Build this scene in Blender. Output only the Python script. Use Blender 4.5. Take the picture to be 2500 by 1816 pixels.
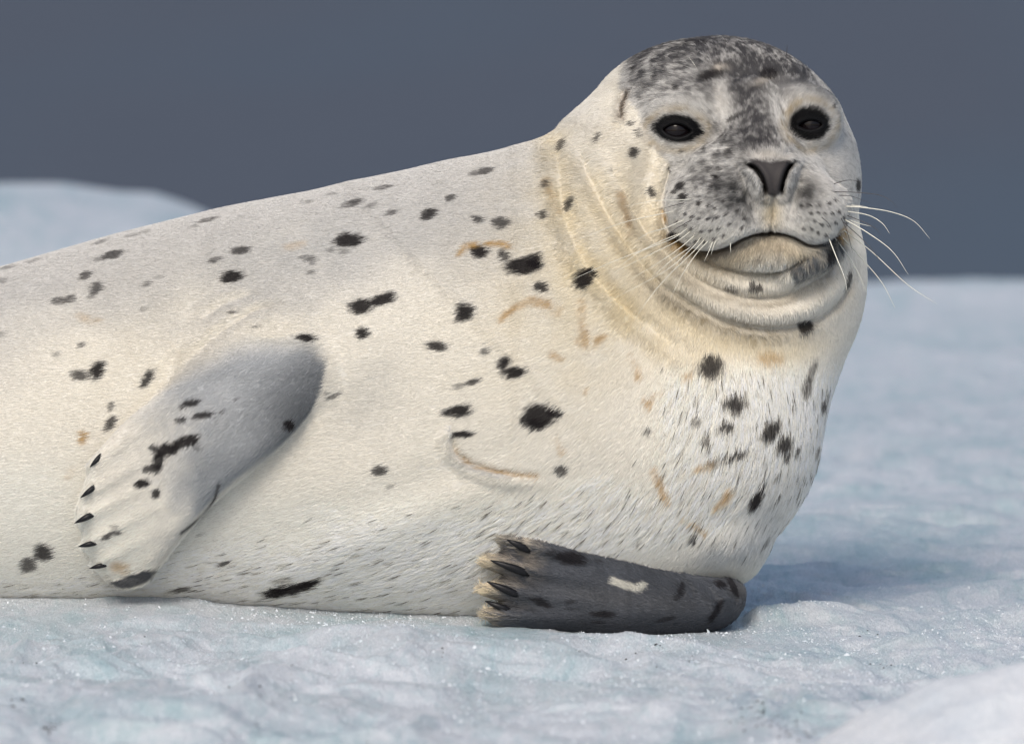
import bpy, math
import numpy as np
from mathutils import Vector

# ------------------------------------------------------------------ clear
for o in list(bpy.data.objects):
    bpy.data.objects.remove(o)
scene = bpy.context.scene
COL = scene.collection
rng = np.random.default_rng(7)

# ------------------------------------------------------------------ measures
# The seal is modelled in its own units ("u"): x right, y down, w towards the viewer.
S = 1.2 / 2267.0            # metres per unit
DIST = 12.0                 # camera to seal, metres
PITCH = math.radians(5.0)   # camera looks 5 degrees down
CX, CY = 1133.5, 823.5
ZC = (1350 - CY) * S * math.cos(PITCH) - 200 * S * math.sin(PITCH)
DU = DIST / S

def to_world(P):
    P = np.asarray(P, dtype=np.float64)
    X = (P[:, 0] - CX) * S
    v = (CY - P[:, 1]) * S
    w = P[:, 2] * S
    return np.stack([X, v * math.sin(PITCH) - w * math.cos(PITCH),
                     ZC + v * math.cos(PITCH) + w * math.sin(PITCH)], 1)

def dir_world(V):
    V = np.asarray(V, dtype=np.float64)
    return np.stack([V[:, 0], -V[:, 1] * math.sin(PITCH) - V[:, 2] * math.cos(PITCH),
                     -V[:, 1] * math.cos(PITCH) + V[:, 2] * math.sin(PITCH)], 1)

# ------------------------------------------------------------------ camera
cam_d = bpy.data.cameras.new("camera")
cam = bpy.data.objects.new("camera", cam_d)
COL.objects.link(cam)
scene.camera = cam
cam.location = (0, -DIST * math.cos(PITCH), ZC + DIST * math.sin(PITCH))
cam.rotation_euler = (math.pi / 2 - PITCH, 0, 0)
cam_d.sensor_width = 36
cam_d.lens = 36 * DIST / 1.2
cam_d.clip_start = 0.1
cam_d.clip_end = 5000
cam_d.dof.use_dof = True
cam_d.dof.focus_distance = DIST - 0.14
cam_d.dof.aperture_fstop = 6.0

# ------------------------------------------------------------------ light
SUN_EL, SUN_AZ = math.radians(41), math.radians(-16)   # azimuth measured from behind the camera, minus = left
world = bpy.data.worlds.new("World")
scene.world = world
world.use_nodes = True
wn = world.node_tree
bg = wn.nodes["Background"]
sky = wn.nodes.new("ShaderNodeTexSky")
sky.sky_type = 'NISHITA'
sky.sun_disc = False
sky.sun_elevation = SUN_EL
# direction towards the sun in world space
sd = Vector((math.sin(SUN_AZ) * math.cos(SUN_EL), -math.cos(SUN_AZ) * math.cos(SUN_EL), math.sin(SUN_EL)))
sky.sun_rotation = math.atan2(sd.x, sd.y)
sky.air_density = 1.0
sky.dust_density = 3.0
sky.ozone_density = 1.0
wn.links.new(sky.outputs[0], bg.inputs[0])
bg.inputs[1].default_value = 0.10
sun_d = bpy.data.lights.new("sun", 'SUN')
sun_d.energy = 1.5
sun_d.angle = math.radians(24)
sun_d.color = (1.0, 0.94, 0.85)
sun = bpy.data.objects.new("sun", sun_d)
COL.objects.link(sun)
sun.rotation_euler = sd.to_track_quat('Z', 'Y').to_euler()
sun.location = sd * 30

scene.view_settings.view_transform = 'Standard'
scene.view_settings.look = 'None'
scene.view_settings.gamma = 1.0
scene.view_settings.exposure = 0.29
scene.view_settings.use_curve_mapping = False
scene.render.engine = 'CYCLES'
cy = scene.cycles
cy.use_denoising = True
cy.max_bounces = 6
cy.diffuse_bounces = 4
cy.glossy_bounces = 3
cy.transmission_bounces = 4
cy.transparent_max_bounces = 8
cy.caustics_reflective = False
cy.caustics_refractive = False
cy.filter_width = 1.4
scene.cycles_curves.subdivisions = 1

# ------------------------------------------------------------------ small numeric helpers
def smoothstep(a, b, x):
    t = np.clip((x - a) / (b - a), 0, 1)
    return t * t * (3 - 2 * t)

_PT = np.random.default_rng(99).random(1 << 16).astype(np.float32)

def vnoise(p, seed=0):
    """value noise, p (N,3) -> 0..1"""
    p = np.asarray(p, dtype=np.float32)
    i = np.floor(p).astype(np.int64)
    f = (p - i).astype(np.float32)
    f = f * f * f * (f * (f * 6 - 15) + 10)
    out = np.zeros(len(p), np.float32)
    for dx in (0, 1):
        wx = f[:, 0] if dx else 1 - f[:, 0]
        for dy in (0, 1):
            wy = f[:, 1] if dy else 1 - f[:, 1]
            for dz in (0, 1):
                wz = f[:, 2] if dz else 1 - f[:, 2]
                h = ((i[:, 0] + dx) * 73856093) ^ ((i[:, 1] + dy) * 19349663) ^ ((i[:, 2] + dz) * 83492791) ^ (seed * 2654435)
                h = (h ^ (h >> 13)) * 1274126177
                out += wx * wy * wz * _PT[(h ^ (h >> 16)) & 0xFFFF]
    return out

def fbm(p, octaves=4, gain=0.5, lac=2.03, seed=0):
    p = np.asarray(p, dtype=np.float32)
    a, s, n = 1.0, 0.0, 0.0
    out = np.zeros(len(p), np.float32)
    for k in range(octaves):
        out += a * (vnoise(p, seed + k * 17) - 0.5) * 2
        n += a
        a *= gain
        p = p * lac + 11.3
    return out / n

def smin(a, b, k):
    h = np.clip(0.5 + 0.5 * (b - a) / k, 0, 1)
    return b + (a - b) * h - k * h * (1 - h)

def table(pts, x, sigma=0):
    pts = np.array(pts, dtype=np.float64)
    xs = np.arange(pts[0, 0], pts[-1, 0] + 1, 4.0)
    ys = np.interp(xs, pts[:, 0], pts[:, 1])
    if sigma:
        r = int(3 * sigma / 4)
        k = np.exp(-0.5 * (np.arange(-r, r + 1) * 4.0 / sigma) ** 2)
        k /= k.sum()
        # odd reflection keeps the slope at the ends
        left = 2 * ys[0] - ys[r:0:-1]
        right = 2 * ys[-1] - ys[-2:-r - 2:-1]
        ys = np.convolve(np.concatenate([left, ys, right]), k, mode='valid')
    return np.interp(x, xs, ys)

def polydist(X, Y, pts, reach):
    """signed distance to a polyline (positive below it when it runs to the right), 1e3 where out of reach"""
    d = np.full(X.shape, 1e3, np.float32)
    par = np.zeros(X.shape, np.float32)
    pts = np.array(pts, dtype=np.float32)
    lo, hi = pts.min(0) - reach, pts.max(0) + reach
    m = (X > lo[0]) & (X < hi[0]) & (Y > lo[1]) & (Y < hi[1])
    idx = np.nonzero(m)[0]
    if not len(idx):
        return d, par
    x, y = X[idx], Y[idx]
    best = np.full(x.shape, 1e6, np.float32)
    sg = np.ones(x.shape, np.float32)
    pr = np.zeros(x.shape, np.float32)
    n = len(pts) - 1
    for k in range(n):
        a, b = pts[k], pts[k + 1]
        e = b - a
        t = np.clip(((x - a[0]) * e[0] + (y - a[1]) * e[1]) / (e @ e), 0, 1)
        dx, dy = x - a[0] - t * e[0], y - a[1] - t * e[1]
        q = dx * dx + dy * dy
        c = e[0] * (y - a[1]) - e[1] * (x - a[0])
        u = q < best
        best = np.where(u, q, best)
        sg = np.where(u, np.sign(c), sg)
        pr = np.where(u, (k + t) / n, pr)
    d[idx] = np.sqrt(best) * sg
    par[idx] = pr
    return d, par

def spline(pts, n=10):
    """Catmull-Rom resample"""
    p = np.array(pts, dtype=np.float64)
    p = np.vstack([2 * p[0] - p[1], p, 2 * p[-1] - p[-2]])
    out = []
    for i in range(1, len(p) - 2):
        for t in np.linspace(0, 1, n, endpoint=False):
            a, b, c, d = p[i - 1], p[i], p[i + 1], p[i + 2]
            out.append(0.5 * (2 * b + (c - a) * t + (2 * a - 5 * b + 4 * c - d) * t * t + (3 * b - a - 3 * c + d) * t ** 3))
    out.append(p[-2])
    return np.array(out)

def polysdf(X, Y, poly):
    """2-D signed distance to a closed polygon (negative inside)"""
    poly = np.array(poly, dtype=np.float32)
    best = np.full(X.shape, 1e9, np.float32)
    inside = np.zeros(X.shape, bool)
    n = len(poly)
    for k in range(n):
        a, b = poly[k], poly[(k + 1) % n]
        e = b - a
        t = np.clip(((X - a[0]) * e[0] + (Y - a[1]) * e[1]) / max(float(e @ e), 1e-6), 0, 1)
        dx, dy = X - a[0] - t * e[0], Y - a[1] - t * e[1]
        best = np.minimum(best, dx * dx + dy * dy)
        if abs(e[1]) > 1e-6:
            c = ((a[1] > Y) != (b[1] > Y)) & (X < e[0] * (Y - a[1]) / e[1] + a[0])
            inside ^= c
    return np.where(inside, -1, 1) * np.sqrt(best)

def seen(P):
    """position of a point of the seal as measured on the photograph"""
    s = 1.0 / (1.0 - P[:, 2] / DU)
    return CX + (P[:, 0] - CX) * s, CY + (P[:, 1] - CY) * s

def place(X, Y, w):
    s = 1.0 - w / DU
    return np.array([CX + (X - CX) * s, CY + (Y - CY) * s, w], dtype=np.float64)

# ------------------------------------------------------------------ seal: shape as an implicit surface
TOP = [(-2250, 1330), (-2000, 1270), (-1500, 1080), (-1000, 890), (-500, 735), (0, 592), (250, 520), (500, 458), (750, 412), (1000, 392),
       (1250, 440), (1450, 520), (1600, 620), (1700, 730), (1770, 850), (1800, 910)]
BOT = [(-2250, 1350), (-2000, 1372), (-1500, 1385), (-1000, 1385), (-500, 1372), (0, 1356), (250, 1354), (500, 1362), (750, 1375), (1000, 1390),
       (1250, 1400), (1450, 1380), (1570, 1310), (1650, 1230), (1700, 1170), (1770, 1020), (1800, 940)]
RW = [(-2250, 20), (-2000, 90), (-1500, 190), (-1000, 265), (-500, 310), (0, 345), (500, 405), (1000, 432), (1300, 425), (1500, 385), (1600, 320),
      (1700, 220), (1770, 100), (1800, 40)]

def trunk_par(x):
    t = table(TOP, x, 28)
    b = table(BOT, x, 28)
    r = table(RW, x, 28)
    return 0.5 * (t + b), np.maximum(0.5 * (b - t), 14), np.maximum(r, 14)

def f_trunk(x, y, w):
    yc, ry, rw = trunk_par(x)
    a, b = (y - yc) / ry, w / rw
    k = np.sqrt(a * a + b * b)
    g = np.sqrt((a / ry) ** 2 + (b / rw) ** 2) + 1e-9
    d = k * (k - 1) / g
    d = np.where(k < 0.05, -np.minimum(ry, rw), d)
    over = 2 * np.maximum(x - 1735, 0) + np.maximum(-2245 - x, 0)
    return np.maximum(d, -np.minimum(ry, rw)) + over

def ell(x, y, w, c, r, yaw=0.0, roll=0.0):
    dx, dy, dz = x - c[0], y - c[1], w - c[2]
    if roll:
        cr, sr = math.cos(roll), math.sin(roll)
        dx, dy = dx * cr + dy * sr, -dx * sr + dy * cr
    if yaw:
        ca, sa = math.cos(yaw), math.sin(yaw)
        dx, dz = dx * ca - dz * sa, dx * sa + dz * ca
    ax, ay, az = dx / r[0], dy / r[1], dz / r[2]
    k = np.sqrt(ax * ax + ay * ay + az * az)
    g = np.sqrt((ax / r[0]) ** 2 + (ay / r[1]) ** 2 + (az / r[2]) ** 2) + 1e-9
    return np.where(k < 0.02, -min(r), k * (k - 1) / g)

def rcone(x, y, w, a, b, ra, rb):
    e = np.array(b, float) - np.array(a, float)
    l2 = float(e @ e)
    t = np.clip(((x - a[0]) * e[0] + (y - a[1]) * e[1] + (w - a[2]) * e[2]) / l2, 0, 1)
    d = np.sqrt((x - a[0] - t * e[0]) ** 2 + (y - a[1] - t * e[1]) ** 2 + (w - a[2] - t * e[2]) ** 2)
    return d - (ra + (rb - ra) * t)

# flippers: outlines
FL1 = spline([(690, 735), (600, 725), (520, 745), (440, 800), (360, 870), (290, 925), (232, 985), (203, 1025), (190, 1062), (184, 1092), (170, 1122), (172, 1152), (181, 1178),
              (186, 1208), (200, 1232), (213, 1256), (238, 1285), (275, 1303), (325, 1290), (358, 1250), (400, 1196), (480, 1108), (600, 1006), (665, 940), (706, 880), (724, 815), (715, 760), (690, 735)], 3)[:-1]
FL2 = spline([(1100, 1190), (1108, 1166), (1140, 1155), (1185, 1162), (1240, 1185), (1310, 1213), (1400, 1243), (1500, 1268), (1575, 1280), (1618, 1284), (1643, 1300), (1650, 1328), (1632, 1362),
              (1592, 1390), (1535, 1402), (1400, 1406), (1250, 1402), (1140, 1396), (1108, 1386), (1090, 1362), (1104, 1342), (1108, 1330), (1084, 1312), (1090, 1294), (1114, 1278), (1114, 1270), (1088, 1250), (1094, 1230), (1114, 1218), (1104, 1190)], 3)[:-1]

def f_slab(X, Y, w, poly, wc, T, r):
    d2 = polysdf(X, Y, poly)
    a, b = d2 + r, np.abs(w - wc) - T + r
    return np.minimum(np.maximum(a, b), 0) + np.sqrt(np.maximum(a, 0) ** 2 + np.maximum(b, 0) ** 2) - r, d2

def flip1(x, y, w, X, Y):
    far = (X < 60) | (X > 850) | (Y < 610) | (Y > 1420) | (w < 0)
    out = np.full(x.shape, 400.0)
    i = np.nonzero(~far)[0]
    if len(i):
        xi, yi, wi, Xi, Yi = x[i], y[i], w[i], X[i], Y[i]
        yc, ry, rw = trunk_par(xi)
        a = np.clip((yi - yc) / ry, -0.9, 0.80)
        base = rw * np.sqrt(1 - a * a)
        # along: 0 at the shoulder, 1 at the claws
        al = np.clip(((700 - Xi) * 0.72 + (Yi - 790) * 0.69) / 650, 0, 1)
        T = 62 - 28 * smoothstep(0.15, 0.95, al)
        wc = base - 18 + 62 * smoothstep(0.0, 0.8, al)
        # upper (leading) edge sinks into the flank near the shoulder
        up = ((Xi - 450) * 0.69 + (Yi - 950) * -0.72)
        wc = wc - 40 * (1 - smoothstep(0.1, 0.6, al)) * smoothstep(-40, 60, -(Xi - 560) * 0.69 - (Yi - 860) * 0.72)
        wc = wc - 46 * smoothstep(830, 730, Yi) - 26 * smoothstep(0.24, 0.0, al)
        d, d2 = f_slab(Xi, Yi, wi, FL1, wc, T, np.minimum(T, 44) * 0.92)
        # finger ridges running up from the claws
        rid = np.zeros(len(i))
        for (cx, cyy, ex, ey) in [(205, 1028, 420, 880), (192, 1094, 430, 960), (180, 1152, 450, 1010), (190, 1208, 460, 1060), (214, 1252, 440, 1130)]:
            s, t = polydist(Xi, Yi, [(cx, cyy), (ex, ey)], 60)
            rid += 7.5 * np.exp(-(s / 13) ** 2) * (1 - t) ** 2.0
        out[i] = d - rid
    return out

def flip2(x, y, w, X, Y):
    far = (X < 960) | (X > 1760) | (Y < 1040) | (w < -150)
    out = np.full(x.shape, 400.0)
    i = np.nonzero(~far)[0]
    if len(i):
        xi, yi, wi, Xi, Yi = x[i], y[i], w[i], X[i], Y[i]
        wc = np.interp(Xi, [1080, 1200, 1400, 1550, 1660], [322, 305, 255, 178, 120])
        T = np.interp(Xi, [1080, 1180, 1350, 1500, 1660], [22, 50, 84, 100, 104])
        d, d2 = f_slab(Xi, Yi, wi, FL2, wc, T, np.minimum(T * 0.95, 62))
        rid = np.zeros(len(i))
        for (cx, cyy, ex, ey) in [(1112, 1192, 1340, 1250), (1082, 1244, 1340, 1295), (1076, 1304, 1330, 1338), (1086, 1360, 1320, 1376)]:
            s, t = polydist(Xi, Yi, [(cx, cyy), (ex, ey)], 50)
            rid += 18 * np.exp(-(s / 13) ** 2) * (1 - t) ** 0.7
        for pl in ([(1560, 1290), (1590, 1330), (1600, 1375)], [(1600, 1292), (1626, 1325), (1634, 1352)], [(1500, 1276), (1530, 1300), (1545, 1330)]):
            s, t = polydist(Xi, Yi, pl, 40)
            rid += (-4.5 * np.exp(-(s / 6) ** 2) + 3 * np.exp(-((np.abs(s) - 12) / 7) ** 2)) * smoothstep(0, .2, t) * smoothstep(1, .6, t)
        out[i] = d - rid
    return out

# face blobs: centre as seen, depth, radii
def C(X, Y, w):
    return place(X, Y, w)

EYES = [dict(X=1499, Y=289, a=33, b=14, rot=0.06, R=44), dict(X=1794, Y=277, a=28, b=10, rot=-0.04, R=40)]

MOUTH = spline([(1484, 520), (1512, 542), (1545, 556), (1580, 557), (1612, 547), (1642, 530), (1672, 518), (1700, 515), (1728, 517), (1757, 526), (1786, 541), (1815, 543), (1842, 532), (1864, 513)], 4)
CHIN = spline([(1540, 562), (1565, 577), (1605, 594), (1650, 602), (1715, 602), (1750, 590), (1807, 560)], 4)
ROLL3 = spline([(1352, 345), (1368, 390), (1389, 433), (1415, 485), (1446, 528), (1491, 570), (1539, 611), (1605, 641), (1660, 655), (1726, 652), (1770, 632), (1825, 602), (1856, 565)], 4)
ROLL4 = spline([(1282, 300), (1296, 360), (1318, 410), (1352, 475), (1400, 550), (1451, 611), (1517, 657), (1583, 696), (1649, 716), (1715, 722), (1781, 711), (1825, 689), (1869, 644), (1893, 585)], 4)
ROLL5 = spline([(1232, 300), (1236, 360), (1242, 430), (1258, 500), (1297, 590), (1350, 652), (1420, 712), (1500, 770), (1570, 796)], 4)
CHEST = spline([(1003, 975), (1012, 1000), (1040, 1022), (1085, 1038), (1150, 1049), (1240, 1052)], 4)

NOSE = [(1652, 362), (1672, 352), (1705, 356), (1735, 352), (1758, 356), (1748, 376), (1738, 402), (1732, 424), (1714, 438), (1698, 430), (1690, 408), (1676, 384)]
NOSTRILS = [spline([(1652, 364), (1672, 374), (1686, 394), (1693, 416), (1694, 430)], 4), spline([(1757, 360), (1746, 374), (1738, 394), (1733, 414), (1732, 428)], 4)]

def parts(P):
    x, y, w = P[:, 0], P[:, 1], P[:, 2]
    X, Y = seen(P)
    d = f_trunk(x, y, w)
    d = smin(d, ell(x, y, w, (1485, 915, 10), (338, 372, 375)), 30)
    d = smin(d, ell(x, y, w, (1598, 1205, 20), (92, 92, 140)), 40)
    d = smin(d, ell(x, y, w, (1530, 1185, 95), (150, 98, 165)), 60)
    # neck and skull
    neck = rcone(x, y, w, (1150, 760, 0), (1430, 478, 25), 398, 268)
    neck = smin(neck, ell(x, y, w, (1405, 375, 5), (176, 176, 176)), 50)
    neck = smin(neck, ell(x, y, w, (1592, 610, 20), (325, 345, 272)), 60)
    skull = ell(x, y, w, (1592, 352, 40), (290, 268, 216))
    skull = smin(skull, ell(x, y, w, (1740, 420, 50), (160, 190, 180)), 50)        # far cheek
    skull = smin(skull, ell(x, y, w, (1505, 332, 5), (222, 226, 190)), 40)
    orb = np.minimum(ell(x, y, w, C(1512, 285, 190), (92, 78, 84)), ell(x, y, w, C(1778, 268, 176), (86, 76, 80)))
    skull = smin(skull, orb, 26)
    # muzzle
    mz = ell(x, y, w, C(1675, 415, 262), (165, 122, 122), yaw=0.2)
    mz = smin(mz, rcone(x, y, w, C(1660, 235, 205), C(1704, 372, 345), 66, 50), 45)
    nose = ell(x, y, w, C(1705, 395, 365), (56, 46, 48))
    padL = ell(x, y, w, C(1588, 466, 312), (120, 90, 104), roll=0.18)
    padR = ell(x, y, w, C(1782, 462, 296), (100, 82, 100), roll=-0.12)
    chin = ell(x, y, w, C(1700, 556, 264), (140, 56, 94))
    face = smin(mz, padL, 26)
    face = smin(face, padR, 26)
    face = smin(face, nose, 24)
    face = smin(face, chin, 12)
    head = smin(skull, face, 20)
    d = smin(d, neck, np.interp(x, [1150, 1450], [190.0, 95.0]))
    i = np.nonzero(x < -1900)[0]
    if len(i):                                                    # hind flippers, laid together behind the tail
        hf = np.minimum(ell(x[i], y[i], w[i], (-2370, 1335, 78), (210, 30, 72), yaw=0.25), ell(x[i], y[i], w[i], (-2370, 1335, -78), (210, 30, 72), yaw=-0.25))
        d[i] = smin(d[i], hf, 45)
    d = smin(d, head, 26)
    return d, X, Y

def gbump(X, Y, x0, y0, sx, sy, rot=0.0):
    dx, dy = X - x0, Y - y0
    if rot:
        c, s = math.cos(rot), math.sin(rot)
        dx, dy = dx * c + dy * s, -dx * s + dy * c
    return np.exp(-(dx / sx) ** 2 - (dy / sy) ** 2)

def detail(P, X, Y):
    """relief added to the smooth form (units, positive outwards)"""
    w = P[:, 2]
    h = np.zeros(len(P))
    front = smoothstep(0, 90, w)
    # broad muscle forms of the flank
    h += front * (-16 * gbump(X, Y, 800, 900, 90, 150, 0.6) + 12 * gbump(X, Y, 640, 700, 130, 60, -0.5)
                  + 9 * gbump(X, Y, 880, 1165, 330, 46, -0.42) - 6 * gbump(X, Y, 900, 1080, 280, 40, -0.30)
                  - 8 * gbump(X, Y, 430, 690, 130, 40, -0.5) + 8 * gbump(X, Y, 1400, 1010, 250, 120, 0.2))
    i = np.nonzero((X > 1150) & (X < 1960) & (Y < 900) & (w > -40))[0]
    if len(i):
        x, y = X[i], Y[i]
        f = smoothstep(-30, 60, w[i])
        g = np.zeros(len(i))
        # neck rolls
        s, t = polydist(x, y, ROLL5, 90)
        e = smoothstep(0, 0.12, t) * smoothstep(1, 0.75, t) * 0.7
        g += e * (-10 * np.exp(-(s / 14) ** 2) + 9 * np.exp(-((s + 30) / 24) ** 2) + 5 * np.exp(-((s - 26) / 22) ** 2))
        s, t = polydist(x, y, ROLL4, 90)
        e = smoothstep(0, 0.15, t) * smoothstep(1, 0.9, t) * (0.62 + 0.5 * smoothstep(.25, .5, t))
        g += e * (-17 * np.exp(-((s - 4) / 10) ** 2) + 20 * np.exp(-((s + 26) / 22) ** 2))
        s, t = polydist(x, y, ROLL3, 90)
        e = smoothstep(0, 0.3, t) * smoothstep(1, 0.92, t) * (0.55 + 0.45 * smoothstep(.35, .55, t))
        g += e * (-12 * np.exp(-((s - 3) / 8) ** 2) + 14 * np.exp(-((s + 20) / 17) ** 2))
        s, t = polydist(x, y, CHIN, 60)
        e = smoothstep(0, 0.1, t) * smoothstep(1, 0.9, t)
        g += e * (-10 * np.exp(-(s / 7) ** 2))
        # mouth
        s, t = polydist(x, y, MOUTH, 60)
        e = smoothstep(0, 0.05, t) * smoothstep(1, 0.95, t)
        g += e * (-12 * np.exp(-((s - 1) / 5.0) ** 2) + 5 * np.exp(-((s + 15) / 12) ** 2))
        # pad to neck groove
        s, t = polydist(x, y, [(1486, 352), (1480, 390), (1466, 440), (1468, 490), (1484, 525)], 40)
        g += -12 * np.exp(-((s + 0) / 8) ** 2) * smoothstep(0, 0.2, t)
        g += -26 * gbump(x, y, 1432, 432, 34, 95, 0.15) - 10 * gbump(x, y, 1445, 350, 25, 40)
        # philtrum, groove between nose and pads
        s, t = polydist(x, y, [(1712, 436), (1712, 470), (1706, 512)], 30)
        g += -6 * np.exp(-(s / 5) ** 2)
        s, t = polydist(x, y, [(1640, 372), (1652, 420), (1668, 468)], 40)
        g += -8 * np.exp(-(s / 9) ** 2)
        s, t = polydist(x, y, [(1772, 372), (1764, 420), (1752, 466)], 40)
        g += -8 * np.exp(-(s / 9) ** 2)
        # brows, cheeks
        g += 13 * gbump(x, y, 1508, 226, 62, 24, -0.12) + 12 * gbump(x, y, 1788, 214, 52, 24, 0.15)
        g += 8 * gbump(x, y, 1560, 352, 60, 26, 0.3) - 9 * gbump(x, y, 1650, 225, 26, 70, 0.0)
        s, t = polydist(x, y, [(1770, 320), (1800, 350), (1840, 395), (1865, 430)], 40)
        g += -6 * np.exp(-(s / 9) ** 2) * smoothstep(0, .2, t)
        # eyes
        for e_ in EYES:
            c, sn = math.cos(e_['rot']), math.sin(e_['rot'])
            dx, dy = x - e_['X'], y - e_['Y']
            dx, dy = dx * c + dy * sn, -dx * sn + dy * c
            q = np.sqrt((dx / (e_['a'] * 1.75)) ** 2 + (dy / (e_['b'] * 2.1)) ** 2)
            g += -9 * np.exp(-(q ** 2) * 0.9)
            # almond opening: two arcs
            lid = e_['b'] * (1 - np.minimum(np.abs(dx) / e_['a'], 1) ** 2.0)
            o = np.abs(dy) - lid
            rim = np.where(np.abs(dx) < e_['a'] * 1.15, np.exp(-((o - 5) / 5.0) ** 2), 0)
            g += 2.0 * rim
            g += -30 * smoothstep(1.5, -4, o) * (np.abs(dx) < e_['a'] - 2)
        # ear slit
        s, t = polydist(x, y, [(1390, 208), (1381, 232), (1380, 258)], 30)
        g += -12 * np.exp(-(s / 5) ** 2) + 5 * np.exp(-((s - 13) / 8) ** 2)
        # nostrils and nose leather
        for q in NOSTRILS:
            s, t = polydist(x, y, q, 40)
            g += -20 * np.exp(-(s / 4.2) ** 2) * smoothstep(0, 0.2, t) * smoothstep(1.0, 0.85, t)
            g += 5 * np.exp(-((np.abs(s) - 12) / 7) ** 2)
        h[i] += g * f
    # crease on the chest, armpit creases, wrist crease
    s, t = polydist(X, Y, CHEST, 60)
    h += front * smoothstep(1, 0.6, t) * (-9 * np.exp(-(s / 8) ** 2) + 9 * np.exp(-((s - 18) / 14) ** 2))
    for pl, dp in (([(640, 665), (560, 690), (490, 735), (430, 790), (395, 830)], 6), ([(590, 640), (500, 672), (430, 720)], 3.5)):
        s, t = polydist(X, Y, pl, 50)
        h += front * smoothstep(0, .3, t) * smoothstep(1, .7, t) * (-dp * np.exp(-(s / 9) ** 2) + dp * 0.7 * np.exp(-((s - 20) / 14) ** 2))
    s, t = polydist(X, Y, WRIST, 30)
    h += front * (-5 * np.exp(-(s / 4) ** 2))
    return h

WRIST = spline([(488, 1068), (480, 1098), (462, 1126), (438, 1150), (405, 1176)], 4)

def sdf(P):
    d, X, Y = parts(P)
    d = d - detail(P, X, Y)
    x, y, w = P[:, 0], P[:, 1], P[:, 2]
    al = ((700 - X) * 0.72 + (Y - 790) * 0.69) / 650
    ac = (X - 450) * 0.69 + (Y - 1010) * 0.72
    d = smin(d, flip1(x, y, w, X, Y), 9 + 80 * smoothstep(0.55, 0.08, al) * smoothstep(40, -80, ac) + 45 * smoothstep(0.22, 0.02, al) * smoothstep(-80, 40, ac))
    d = smin(d, flip2(x, y, w, X, Y), 9)
    return d

def grad(P, e=1.5):
    g = np.empty_like(P)
    for k in range(3):
        A = P.copy(); A[:, k] += e
        B = P.copy(); B[:, k] -= e
        g[:, k] = (sdf(A) - sdf(B)) / (2 * e)
    return g

def axis(breaks):
    out = [breaks[0][0]]
    for (a, b, st) in breaks:
        n = max(1, int(round((b - a) / st)))
        out += list(np.linspace(a, b, n + 1)[1:])
    return np.array(out, np.float64)

def pad4(a):
    st = a[-1] - a[-2]
    while (len(a) - 1) % 4:
        a = np.append(a, a[-1] + st)
    return a

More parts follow.
